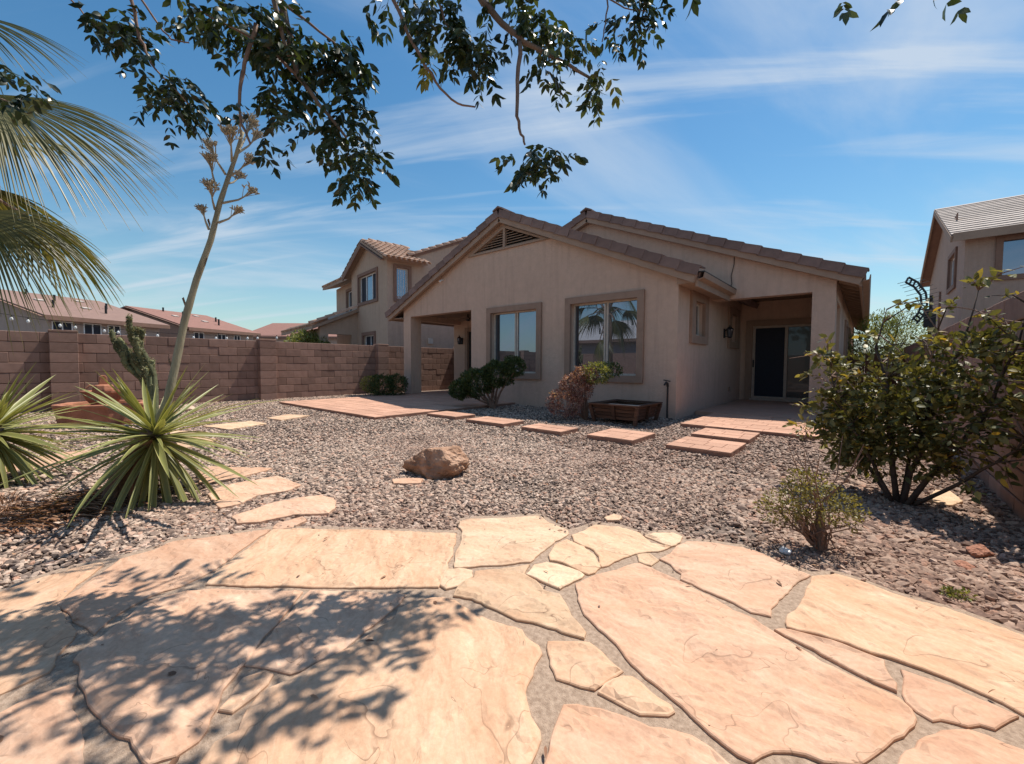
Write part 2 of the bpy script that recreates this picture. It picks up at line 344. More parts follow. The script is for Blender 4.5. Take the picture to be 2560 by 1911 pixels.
def stamped(name, sx, sy):
    """stamped concrete paving: running joints pressed in, varied brick tones"""
    m, t, b, o = newmat(name); vec = coords(t)
    br = nnode(t, 'ShaderNodeTexBrick', Scale=1.0); br.inputs['Brick Width'].default_value = sx; br.inputs['Row Height'].default_value = sy
    br.inputs['Mortar Size'].default_value = 0.008; br.inputs['Mortar Smooth'].default_value = 0.3; br.inputs['Bias'].default_value = -0.2
    br.inputs['Color1'].default_value = (0.60, 0.335, 0.225, 1); br.inputs['Color2'].default_value = (0.50, 0.27, 0.18, 1); br.inputs['Mortar'].default_value = (0.30, 0.16, 0.11, 1)
    t.links.new(vec, br.inputs['Vector'])
    c = mixc(t, 1.0, br.outputs['Color'], ramp(t, noise(t, vec, 7, 6, 0.65), [(0.3, (0.82,)*3), (0.7, (1.15,)*3)]), 'MULTIPLY')
    t.links.new(c, b.inputs['Base Color']); b.inputs['Roughness'].default_value = 0.8
    iv = t.nodes.new('ShaderNodeMath'); iv.operation = 'SUBTRACT'; iv.inputs[0].default_value = 1; t.links.new(br.outputs['Fac'], iv.inputs[1])
    p = bump(t, b, iv.outputs[0], 0.6, 0.006); bump(t, b, noise(t, vec, 60, 4), 0.3, 0.003, p)
    return m
M['paver'] = stamped('stamped_concrete', 0.36, 0.17)
M['slabconc'] = surf('patio_concrete', [(0.40, 0.24, 0.17), (0.50, 0.31, 0.225)], 3, 70, 0.3, 0.003)
M['brick'] = surf('stamped_brick', [(0.46, 0.255, 0.17), (0.57, 0.34, 0.24)], 6, 70, 0.5, 0.003, rand=0.13, detail=6)
M['brickbase'] = surf('stamped_base', [(0.25, 0.13, 0.09), (0.36, 0.20, 0.14)], 8, 70, 0.5, 0.003)

# ---------------------------------------------------------------- ground
def gravelbase(name):
    m, t, b, o = newmat(name); vec = coords(t)
    vo = nnode(t, 'ShaderNodeTexVoronoi', Scale=34.0); t.links.new(vec, vo.inputs['Vector'])
    c = ramp(t, vo.outputs['Color'], [(0.1, (0.06, 0.043, 0.034)), (0.45, (0.16, 0.12, 0.095)), (0.75, (0.28, 0.215, 0.175)), (1.0, (0.40, 0.32, 0.27))])  # shade between the pebbles is put into these dark bed colours
    c = mixc(t, ramp(t, noise(t, vec, 0.7, 4), [(0.35, (0, 0, 0)), (0.7, (0.5,)*3)]), c, (0.20, 0.125, 0.09))
    t.links.new(c, b.inputs['Base Color']); b.inputs['Roughness'].default_value = 0.9
    iv = t.nodes.new('ShaderNodeMath'); iv.operation = 'SUBTRACT'; iv.inputs[0].default_value = 1; t.links.new(vo.outputs['Distance'], iv.inputs[1])
    bump(t, b, iv.outputs[0], 0.9, 0.02)
    return m
M['gbase'] = gravelbase('gravel_bed')
gr = MB().add([(-700, -700, -0.012), (700, -700, -0.012), (700, 700, -0.012), (-700, 700, -0.012)], [(0, 1, 2, 3)]).build('ground', M['gbase'])
tag(gr, kind='structure')

# ---------------------------------------------------------------- flagstone patio (outlines in metres on the ground)
FLAGS = [[(-2.638, 0.929), (-2.246, 1.256), (-1.999, 1.432), (-1.782, 1.591), (-1.693, 1.501), (-1.527, 1.305), (-1.461, 1.22), (-1.411, 1.155), (-1.557, 1.028), (-1.824, 0.793), (-2.202, 0.499), (-2.298, 0.559), (-2.439, 0.713), (-2.605, 0.891)],
 [(-2.807, 0.281), (-2.811, 0.413), (-2.866, 0.497), (-2.782, 0.655), (-2.654, 0.908), (-2.627, 0.881), (-2.483, 0.709), (-2.343, 0.56), (-2.296, 0.462), (-2.272, 0.411), (-2.28, 0.357), (-2.262, 0.291), (-2.196, 0.196), (-2.102, 0.135), (-2.244, 0.104), (-2.475, 0.062), (-2.514, 0.091), (-2.623, 0.166), (-2.736, 0.246)],
 [(-2.76, -0.259), (-2.784, -0.098), (-2.82, -0.006), (-2.843, 0.121), (-2.834, 0.213), (-2.784, 0.213), (-2.652, 0.129), (-2.549, 0.08), (-2.484, 0.054), (-2.38, 0.057), (-2.246, 0.079), (-2.134, 0.078), (-2.038, 0.033), (-1.953, 0.017), (-1.94, -0.03), (-1.932, -0.077), (-1.942, -0.192)],
 [(-1.799, -0.18), (-1.81, -0.074), (-1.83, -0.015), (-1.809, 0.058), (-1.744, 0.053), (-1.651, 0.06), (-1.557, 0.061), (-1.482, 0.059), (-1.44, 0.058), (-1.334, 0.037), (-1.506, -0.135)],
 [(-2.195, 0.424), (-2.108, 0.509), (-2.006, 0.583), (-1.822, 0.743), (-1.762, 0.682), (-1.664, 0.585), (-1.623, 0.521), (-1.569, 0.478), (-1.524, 0.436), (-1.485, 0.397), (-1.447, 0.35), (-1.381, 0.322), (-1.356, 0.301), (-1.32, 0.285), (-1.297, 0.262), (-1.289, 0.217), (-1.312, 0.17), (-1.329, 0.168), (-1.375, 0.163), (-1.434, 0.157), (-1.505, 0.128), (-1.585, 0.117), (-1.638, 0.102), (-1.714, 0.095), (-1.801, 0.086), (-1.868, 0.09), (-1.926, 0.093), (-1.956, 0.082), (-2.007, 0.108), (-2.056, 0.165), (-2.164, 0.251), (-2.209, 0.296), (-2.206, 0.363)],
 [(-1.797, 0.771), (-1.672, 0.863), (-1.468, 1.017), (-1.432, 0.969), (-1.411, 0.89), (-1.383, 0.784), (-1.353, 0.693), (-1.355, 0.609), (-1.35, 0.547), (-1.362, 0.521), (-1.416, 0.497), (-1.464, 0.478), (-1.512, 0.443), (-1.556, 0.48), (-1.594, 0.533), (-1.657, 0.601), (-1.752, 0.719)],
 [(-1.365, 0.332), (-1.334, 0.353), (-1.353, 0.41), (-1.372, 0.451), (-1.397, 0.473), (-1.426, 0.462), (-1.445, 0.415), (-1.424, 0.392), (-1.39, 0.366)],
 [(-1.367, 0.921), (-1.395, 0.947), (-1.39, 0.996), (-1.37, 1.061), (-1.323, 1.109), (-1.266, 1.127), (-1.193, 1.123), (-1.106, 1.127), (-0.995, 1.145), (-0.943, 1.165), (-0.891, 1.139), (-0.844, 1.134), (-0.815, 1.111), (-0.803, 1.061), (-0.78, 1.014), (-0.767, 0.964), (-0.755, 0.941), (-0.728, 0.917), (-0.687, 0.886), (-0.64, 0.869), (-0.623, 0.849), (-0.612, 0.81), (-0.606, 0.775), (-0.596, 0.731), (-0.631, 0.62), (-0.78, 0.47), (-0.931, 0.361), (-1.066, 0.291), (-1.211, 0.253), (-1.249, 0.292), (-1.245, 0.345), (-1.304, 0.384), (-1.339, 0.429), (-1.337, 0.481), (-1.332, 0.566), (-1.33, 0.646), (-1.336, 0.738), (-1.348, 0.836), (-1.35, 0.899)],
 [(-1.472, 1.246), (-1.493, 1.284), (-1.458, 1.323), (-1.4, 1.347), (-1.359, 1.312), (-1.358, 1.26), (-1.35, 1.213), (-1.371, 1.169), (-1.411, 1.174)],
 [(-1.906, 1.74), (-1.855, 1.821), (-1.579, 2.134), (-1.478, 2.08), (-1.319, 2.052), (-1.291, 2.015), (-1.295, 1.886), (-1.273, 1.719), (-1.248, 1.604), (-1.368, 1.455), (-1.485, 1.322), (-1.595, 1.431), (-1.639, 1.494), (-1.77, 1.639), (-1.842, 1.672)],
 [(-1.379, 1.359), (-1.305, 1.444), (-1.229, 1.574), (-1.195, 1.487), (-1.116, 1.473), (-1.039, 1.431), (-0.973, 1.455), (-0.878, 1.384), (-0.799, 1.329), (-0.758, 1.305), (-0.748, 1.279), (-0.851, 1.261), (-0.94, 1.236), (-0.996, 1.207), (-1.125, 1.2), (-1.231, 1.193), (-1.302, 1.155), (-1.327, 1.191), (-1.352, 1.251), (-1.344, 1.314)],
 [(-1.179, 1.495), (-1.209, 1.592), (-1.178, 1.652), (-1.095, 1.669), (-0.982, 1.665), (-0.987, 1.583), (-0.996, 1.497), (-1.066, 1.499)],
 [(-1.215, 1.726), (-1.256, 1.842), (-1.25, 1.942), (-1.136, 1.934), (-1.04, 1.881), (-0.96, 1.783), (-0.965, 1.693), (-1.038, 1.702), (-1.117, 1.709), (-1.18, 1.688)],
 [(-1.261, 2.017), (-1.239, 2.117), (-1.232, 2.237), (-1.116, 2.306), (-0.984, 2.302), (-0.878, 2.209), (-0.78, 2.234), (-0.816, 2.146), (-0.876, 2.067), (-0.915, 1.966), (-0.951, 1.799), (-1.014, 1.889), (-1.102, 1.943), (-1.204, 1.96)],
 [(-0.936, 2.286), (-0.901, 2.368), (-0.834, 2.434), (-0.778, 2.412), (-0.764, 2.332), (-0.781, 2.252), (-0.886, 2.283)],
 [(-0.87, 2.031), (-0.835, 2.08), (-0.773, 2.045), (-0.78, 1.969), (-0.833, 1.968)],
 [(-0.753, 2.128), (-0.732, 2.366), (-0.617, 2.437), (-0.472, 2.478), (-0.389, 2.469), (-0.305, 2.417), (-0.229, 2.379), (-0.179, 2.365), (-0.19, 2.331), (-0.219, 2.249), (-0.236, 2.12), (-0.256, 2.032), (-0.272, 1.933), (-0.261, 1.875), (-0.321, 1.858), (-0.389, 1.886), (-0.488, 1.904), (-0.62, 1.932), (-0.631, 1.985), (-0.702, 2.044), (-0.768, 2.062)],
 [(-0.162, 2.354), (-0.081, 2.452), (-0.005, 2.445), (0.111, 2.404), (0.217, 2.393), (0.291, 2.394), (0.381, 2.368), (0.464, 2.327), (0.559, 2.258), (0.486, 1.766), (0.428, 1.817), (0.37, 1.814), (0.337, 1.837), (0.271, 1.857), (0.197, 1.868), (0.142, 1.872), (0.072, 1.871), (0.04, 1.862), (-0.02, 1.869), (-0.069, 1.863), (-0.14, 1.853), (-0.193, 1.839), (-0.2, 1.895), (-0.178, 2.008), (-0.167, 2.134), (-0.162, 2.251)],
 [(-0.227, 1.786), (-0.184, 1.816), (-0.068, 1.841), (0.027, 1.835), (0.073, 1.833), (0.075, 1.777), (0.094, 1.726), (0.096, 1.691), (0.048, 1.695), (-0.016, 1.718), (-0.086, 1.737), (-0.16, 1.769)],
 [(0.118, 1.816), (0.192, 1.812), (0.264, 1.803), (0.314, 1.797), (0.351, 1.786), (0.33, 1.758), (0.303, 1.713), (0.291, 1.689), (0.262, 1.682), (0.238, 1.651), (0.184, 1.634), (0.169, 1.617), (0.142, 1.628), (0.126, 1.653), (0.117, 1.685), (0.121, 1.749)],
 [(-0.96, 1.576), (-0.929, 1.711), (-0.828, 1.945), (-0.768, 1.939), (-0.619, 1.901), (-0.482, 1.861), (-0.378, 1.812), (-0.303, 1.801), (-0.241, 1.766), (-0.16, 1.717), (-0.085, 1.683), (0.025, 1.66), (0.102, 1.648), (0.122, 1.62), (0.126, 1.586), (0.108, 1.53), (0.078, 1.463), (0.06, 1.415), (0.027, 1.349), (-0.005, 1.303), (-0.053, 1.264), (-0.088, 1.256), (-0.12, 1.241), (-0.155, 1.213), (-0.177, 1.18), (-0.189, 1.148), (-0.217, 1.144), (-0.289, 1.167), (-0.37, 1.208), (-0.44, 1.233), (-0.524, 1.263), (-0.611, 1.311), (-0.727, 1.362), (-0.815, 1.406), (-0.888, 1.477)],
 [(-0.827, 1.176), (-0.778, 1.213), (-0.718, 1.265), (-0.657, 1.255), (-0.569, 1.217), (-0.589, 1.14), (-0.602, 1.096), (-0.636, 1.079), (-0.709, 1.058), (-0.757, 1.092)],
 [(-0.58, 1.131), (-0.553, 1.196), (-0.534, 1.213), (-0.505, 1.208), (-0.442, 1.186), (-0.402, 1.182), (-0.39, 1.168), (-0.398, 1.15), (-0.458, 1.102), (-0.533, 1.099), (-0.582, 1.093)],
 [(-0.631, 0.98), (-0.572, 1.016), (-0.492, 1.057), (-0.446, 1.07), (-0.394, 1.088), (-0.322, 1.115), (-0.278, 1.109), (-0.235, 1.096), (-0.185, 1.073), (-0.205, 0.979), (-0.439, 0.786), (-0.527, 0.756), (-0.566, 0.799), (-0.579, 0.838), (-0.607, 0.901), (-0.619, 0.943)],
 [(0.1, 1.399), (0.131, 1.462), (0.177, 1.554), (0.207, 1.6), (0.243, 1.634), (0.274, 1.637), (0.337, 1.632), (0.419, 1.597), (0.333, 1.376), (0.144, 1.256), (0.094, 1.336)]]
PALE = {8, 9, 10, 11, 12, 13, 14, 15}
PATIO = [(-2.758, -0.432), (-2.849, -0.1), (-2.888, -0.006), (-2.917, 0.124), (-2.897, 0.23), (-2.884, 0.289), (-2.881, 0.423), (-2.944, 0.511), (-2.854, 0.672), (-2.708, 0.949), (-2.303, 1.288), (-2.051, 1.469), (-1.827, 1.647), (-1.918, 1.727), (-1.96, 1.792), (-1.905, 1.87), (-1.62, 2.194), (-1.328, 2.094), (-1.269, 2.304), (-1.147, 2.369), (-0.967, 2.352), (-0.926, 2.434), (-0.853, 2.505), (-0.757, 2.439), (-0.635, 2.505), (-0.486, 2.55), (-0.401, 2.54), (-0.314, 2.485), (-0.175, 2.428), (-0.083, 2.517), (-0.006, 2.512), (0.114, 2.469), (0.222, 2.453), (0.299, 2.457), (0.391, 2.433), (0.475, 2.385), (0.603, 2.293), (0.8, 0.7), (0.8, -1.5), (-3.6, -1.5)]
STEPS = [[(-2.671, 0.938), (-2.733, 0.983), (-2.733, 1.126), (-2.658, 1.119), (-2.602, 1.015), (-2.629, 0.958)],
 [(-3.077, 0.843), (-3.129, 1.016), (-3.16, 1.155), (-3.082, 1.405), (-2.948, 1.437), (-2.734, 1.343), (-2.677, 1.271), (-2.824, 1.103), (-2.85, 0.924), (-2.923, 0.826)],
 [(-3.735, 0.867), (-3.87, 0.978), (-3.885, 1.159), (-3.886, 1.405), (-3.466, 1.423), (-3.4, 1.296), (-3.43, 1.086), (-3.333, 0.957), (-3.331, 0.839), (-3.626, 0.863)],
 [(-4.645, 1.005), (-4.691, 1.123), (-4.422, 1.322), (-4.209, 1.471), (-4.146, 1.317), (-4.099, 1.181), (-4.071, 0.994), (-4.122, 0.902)],
 [(-7.82, 1.773), (-7.886, 2.45), (-7.396, 2.516), (-7.17, 1.936)],
 [(-8.138, 2.783), (-8.406, 3.259), (-7.939, 3.44), (-7.679, 2.845)],
 [(-7.575, 1.32), (-7.301, 1.522), (-6.809, 1.563), (-6.752, 1.406), (-7.057, 1.253)],
 [(-6.655, 1.221), (-6.676, 1.475), (-6.392, 1.573), (-6.142, 1.396), (-5.942, 1.123)],
 [(-5.967, -0.265), (-6.405, -0.034), (-6.629, 0.22), (-6.566, 0.563), (-6.262, 0.468), (-5.99, 0.223), (-5.706, -0.033), (-5.659, -0.253)],
 [(-3.05, 2.012), (-2.985, 2.12), (-2.872, 2.186), (-2.789, 2.099), (-2.94, 1.95)],
 [(-1.265, 2.416), (-1.244, 2.502), (-1.193, 2.498), (-1.181, 2.434), (-1.23, 2.382)],
 [(0.365, 4.36), (0.448, 4.697), (0.528, 4.727), (0.56, 4.447), (0.468, 4.25)],
 [(-0.01, 19.137), (0.282, 21.547), (0.828, 20.823), (0.693, 18.552), (0.139, 17.547)]]
def inpoly(x, y, P):
    c = np.zeros(len(x), bool); n = len(P)
    for i in range(n):
        (x0, y0), (x1, y1) = P[i], P[i-1]
        if y0 == y1: continue
        c ^= ((y0 > y) != (y1 > y)) & (x < (x1-x0)*(y-y0)/(y1-y0)+x0)
    return c
def rough_poly(P, seg, amp, seed):
    out = []
    for i in range(len(P)):
        a = Vector(P[i]); b = Vector(P[(i+1) % len(P)]); n = max(1, int((b-a).length/seg)); d = (b-a)
        nrm = Vector((-d.y, d.x)).normalized() if d.length > 0 else Vector((0, 0))
        for k in range(n):
            p = a+d*(k/n); w = mnoise.noise((p.x*9+seed, p.y*9, seed*1.7))*amp+mnoise.noise((p.x*31, p.y*31+seed, 3.1))*amp*0.5
            out.append(p+nrm*w*(0.4 if k == 0 else 1))
    return out
def inset(P, d):
    n = len(P); out = []
    A = sum(P[i].x*P[(i+1) % n].y-P[(i+1) % n].x*P[i].y for i in range(n)); s = 1 if A > 0 else -1
    for i in range(n):
        t = (P[(i+1) % n]-P[i-1]); t = t.normalized() if t.length > 1e-6 else Vector((1, 0))
        out.append(P[i]+Vector((-t.y, t.x))*d*s)
    return out
def slab(name, poly, z0, z1, mat, parent, seed, seg=0.026, amp=0.013, ch=0.003, rot=None, grid=0.016, relief=1.0):
    """a split stone slab: ragged outline, worn arris, gently uneven top"""
    P = inset(rough_poly(poly, seg, amp, seed), -0.007); n = len(P)
    c = sum(P, Vector((0, 0)))/n; th = rot if rot is not None else random.uniform(-0.5, 0.5); cs, sn = math.cos(-th), math.sin(-th)
    rings = [(P, z0), (P, z1-ch), (inset(P, ch), z1), (inset(P, ch*3), z1+0.001)]
    v = []; f = []
    for k, (Q, z) in enumerate(rings):
        for p in Q:
            dz = mnoise.noise((p.x*6, p.y*6, seed))*0.003 if k >= 1 else 0
            q = p-c; v.append((q.x*cs-q.y*sn, q.x*sn+q.y*cs, z+dz))
    for k in range(len(rings)-1):
        for i in range(n): f.append((k*n+i, k*n+(i+1) % n, (k+1)*n+(i+1) % n, (k+1)*n+i))
    bm = bmesh.new(); vs = [bm.verts.new(p) for p in v]
    for q in f: bm.faces.new([vs[i] for i in q])
    # the split face: a fine triangulation stepped along the bedding layers
    loop = [Vector((v[3*n+i][0], v[3*n+i][1])) for i in range(n)]; x0 = min(p.x for p in loop); x1 = max(p.x for p in loop); y0 = min(p.y for p in loop); y1 = max(p.y for p in loop)
    gx_, gy_ = np.meshgrid(np.arange(x0, x1, grid), np.arange(y0, y1, grid)); gx_ = gx_.ravel()+rng.uniform(-.3, .3, gx_.size)*grid; gy_ = gy_.ravel()+rng.uniform(-.3, .3, gy_.size)*grid
    core = [(p.x, p.y) for p in inset(loop, grid*.55)]; kk = inpoly(gx_, gy_, core) & inpoly(gx_, gy_, [(p.x, p.y) for p in loop])
    pts = loop+[Vector((a_, b_)) for a_, b_ in zip(gx_[kk], gy_[kk])]
    ov, oe, of, orig, _, _ = mathutils.geometry.delaunay_2d_cdt(pts, [(i, (i+1) % n) for i in range(n)], [], 1, 1e-6)
    lay = random.uniform(2.6, 4.2)
    def hz(x, y):
        q = mnoise.fractal(Vector((x*2.1+seed*5.3, y*4.6-seed*2.1, seed)), 0.9, 2.0, 5)*lay; k_ = math.floor(q); fr_ = q-k_
        return 0.0044*(k_+min(1.0, fr_*10)*0.9)+0.0007*mnoise.noise(Vector((x*40, y*60, seed)))
    nv = []
    for j, p in enumerate(ov):
        o0 = orig[j][0] if orig[j] else -1
        nv.append(vs[3*n+o0] if 0 <= o0 < n else bm.verts.new((p.x, p.y, z1+0.001+relief*max(-0.006, min(0.009, hz(p.x, p.y))))))
    for q in of:
        try: bm.faces.new([nv[i] for i in q])
        except ValueError: pass
    bmesh.ops.recalc_face_normals(bm, faces=bm.faces)
    me = bpy.data.meshes.new(name); bm.to_mesh(me); bm.free(); me.materials.append(mat)
    o = bpy.data.objects.new(name, me); COL.objects.link(o)
    if parent: o.parent = parent
    o.matrix_local = Matrix.Translation(Vector((c.x, c.y, 0))-ori(parent)) @ Matrix.Rotation(th, 4, 'Z')
    return o
pat = [Vector(p) for p in PATIO]
bm = bmesh.new(); PP = rough_poly(PATIO, 0.06, 0.012, 5.0); nP = len(PP)
vb = [bm.verts.new((p.x, p.y, -0.03)) for p in PP]; vt = [bm.verts.new((p.x, p.y, 0.0185)) for p in PP]
for i in range(nP): bm.faces.new((vb[i], vb[(i+1) % nP], vt[(i+1) % nP], vt[i]))
bmesh.ops.triangle_fill(bm, use_beauty=True, edges=[bm.edges.get((vt[i], vt[(i+1) % nP])) for i in range(nP)])
bmesh.ops.recalc_face_normals(bm, faces=bm.faces)
me = bpy.data.meshes.new('patio'); bm.to_mesh(me); bm.free(); me.materials.append(M['grout'])
patio = link('patio', me); tag(patio, kind='structure'); ORI[patio.name] = Vector((0, 0, 0))
for i, P in enumerate(FLAGS):
    slab('flagstone', P, -0.02, 0.0265+0.003*random.random(), M['flag_pale' if i in PALE else 'flag'], patio, i*1.37+0.5, rot=random.choice((0.1, -0.7, 0.4, -0.3)))
SL = ['narrow pale flagstone step nearest the flagstone patio, smallest of the path', 'long buff flagstone step lying beside the patio edge', 'broad buff flagstone step in the gravel, second up the path',
      'buff flagstone step in the gravel just beyond the agave leaves', 'pale rectangular stepping stone left of the brick patio', 'small pale rectangular stepping stone nearest the brick patio',
      'thin buff flagstone just behind the agave head', 'buff flagstone behind the agave head, nearer of the two', 'long buff flagstone between the two rosette plants',
      'small flat flagstone in front of the boulder', 'small pale stone chip in the gravel beyond the patio', 'pale flat flagstone lying behind the leafy shrub trunk', 'pale stepping stone on the side path past the right pillar']
for i, P in enumerate(STEPS):
    o = slab('stepping_stone', P, -0.02, 0.022, M['flag_pale' if i in (4, 5, 6, 7, 10, 11, 12) else 'flag'], None, 50+i*1.9, rot=0.15)
    tag(o, SL[i], 'stepping stone', 'flagstone steps across the gravel')

# gravel: loose pebbles, far too many to count
SLABS = [(-10.9, -6.6, 4.0, 10.1), (-6.36, -5.55, 4.95, 5.45), (-5.2, -4.34, 4.87, 5.40), (-3.96, -3.24, 4.85, 5.32), (-2.86, -2.2, 4.9, 5.65), (-1.8, -1.09, 4.92, 5.68), (-1.83, -1.11, 5.95, 6.65), (-2.29, -0.45, 6.9, 13.0), (-11.3, -2.7, 7.88, 20), (-2.7, -0.5, 10.1, 20)]
def scatter(n, x0, x1, y0, y1):
    x = rng.uniform(x0, x1, n); y = rng.uniform(y0, y1, n)
    k = ~inpoly(x, y, PATIO)
    for (a, b, c, d) in SLABS: k &= ~((x > a+0.01) & (x < b-0.01) & (y > c+0.01) & (y < d-0.01))
    for P in STEPS: k &= ~inpoly(x, y, [(cx_*0.97+sum(q[0] for q in P)/len(P)*0.03, cy_*0.97+sum(q[1] for q in P)/len(P)*0.03) for cx_, cy_ in P])
    # keep only what the view cone can hold (a margin for a step to the side)
    d = -0.649*x+0.760*y; l = 0.760*x+0.649*y
    k &= (d > 0.5) & (np.abs(l) < d*1.45+1.2)
    return x[k], y[k]
xs = []; ys = []; sc = []
def addg(n, box, s0, s1):
    x, y = scatter(n, *box); xs.append(x); ys.append(y); sc.append(rng.uniform(s0, s1, len(x))*rng.choice([1, 1, 1, 1.35], len(x)))
addg(78000, (-5.2, 0.8, 0.2, 4.2), 0.007, 0.015)
addg(8000, (-5.5, -1.6, -1.2, 1.3), 0.008, 0.020)
addg(5200, (-0.7, 0.8, 1.4, 4.6), 0.010, 0.026)
addg(115000, (-12.5, 0.8, -0.6, 8.0), 0.0085, 0.0165)
addg(9000, (-0.5, 0.8, 6.0, 17.0), 0.014, 0.024)
# density and size vary in patches; a few strays lie on the flagstones near the edge
for i in range(len(xs)):
    pn = np.array([mnoise.fractal(Vector((a_*1.3, b_*1.3, 7.7)), 1.0, 2.0, 3) for a_, b_ in zip(xs[i], ys[i])]); kp = pn+rng.normal(0, .18, len(pn)) > -.75
    xs[i], ys[i], sc[i] = xs[i][kp], ys[i][kp], (sc[i]*(1+.25*pn))[kp]
sx_ = rng.uniform(-3.6, .8, 9000); sy_ = rng.uniform(-.2, 3.0, 9000); kp = inpoly(sx_, sy_, PATIO); sx_, sy_ = sx_[kp], sy_[kp]
PA = np.array([(p.x, p.y) for p in PP]); dist = np.min(np.hypot(sx_[:, None]-PA[None, :, 0], sy_[:, None]-PA[None, :, 1]), axis=1); kp = rng.random(len(sx_)) < np.exp(-dist/.045)*.75+.012
nstray = int(kp.sum()); xs.append(sx_[kp]); ys.append(sy_[kp]); sc.append(rng.uniform(.003, .011, nstray)*np.where(dist[kp] < .08, 1.0, .6))
gx = np.concatenate(xs); gy = np.concatenate(ys); gs = np.concatenate(sc)
gme = bpy.data.meshes.new('gravel'); n = len(gx); gme.vertices.add(n)
co = np.empty((n, 3), np.float32); co[:, 0] = gx; co[:, 1] = gy; co[:, 2] = -0.006+rng.uniform(-0.004, 0.010, n); co[n-nstray:, 2] = .026; gme.vertices.foreach_set('co', co.ravel())
at = gme.attributes.new('sc', 'FLOAT', 'POINT'); at.data.foreach_set('value', gs.astype(np.float32))
gravel = bpy.data.objects.new('gravel', gme); COL.objects.link(gravel)
tag(gravel, 'loose pink and grey crushed gravel covering the yard', 'gravel', kind='stuff')
def pebblemat():
    m, t, b, o = newmat('pebble'); oi = t.nodes.new('ShaderNodeObjectInfo')
    c = ramp(t, oi.outputs['Random'], [(0.0, (0.08, 0.062, 0.055)), (0.17, (0.17, 0.13, 0.108)), (0.40, (0.33, 0.24, 0.185)), (0.64, (0.49, 0.375, 0.295)), (0.80, (0.59, 0.455, 0.355)), (0.90, (0.48, 0.28, 0.195)), (1.0, (0.68, 0.54, 0.44))])
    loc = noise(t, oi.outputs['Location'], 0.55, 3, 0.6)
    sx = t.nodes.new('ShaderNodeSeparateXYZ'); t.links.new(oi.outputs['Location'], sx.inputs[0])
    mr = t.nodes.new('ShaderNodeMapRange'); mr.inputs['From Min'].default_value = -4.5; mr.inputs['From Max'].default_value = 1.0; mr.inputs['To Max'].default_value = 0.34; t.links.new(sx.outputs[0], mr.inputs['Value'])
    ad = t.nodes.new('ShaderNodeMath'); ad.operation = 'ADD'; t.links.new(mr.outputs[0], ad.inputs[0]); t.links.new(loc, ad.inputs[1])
    c = mixc(t, ramp(t, ad.outputs[0], [(0.50, (0, 0, 0)), (0.92, (0.62,)*3)]), c, (0.25, 0.14, 0.10))  # redder stones to the right, with ground shade put into the darker mix
    vec = coords(t); c = mixc(t, 1.0, c, ramp(t, noise(t, vec, 2.3, 4), [(0.3, (0.75,)*3), (0.7, (1.2,)*3)]), 'MULTIPLY')
    t.links.new(c, b.inputs['Base Color']); b.inputs['Roughness'].default_value = 0.85; b.inputs['Specular IOR Level'].default_value = 0.25
    return m
M['pebble'] = pebblemat()
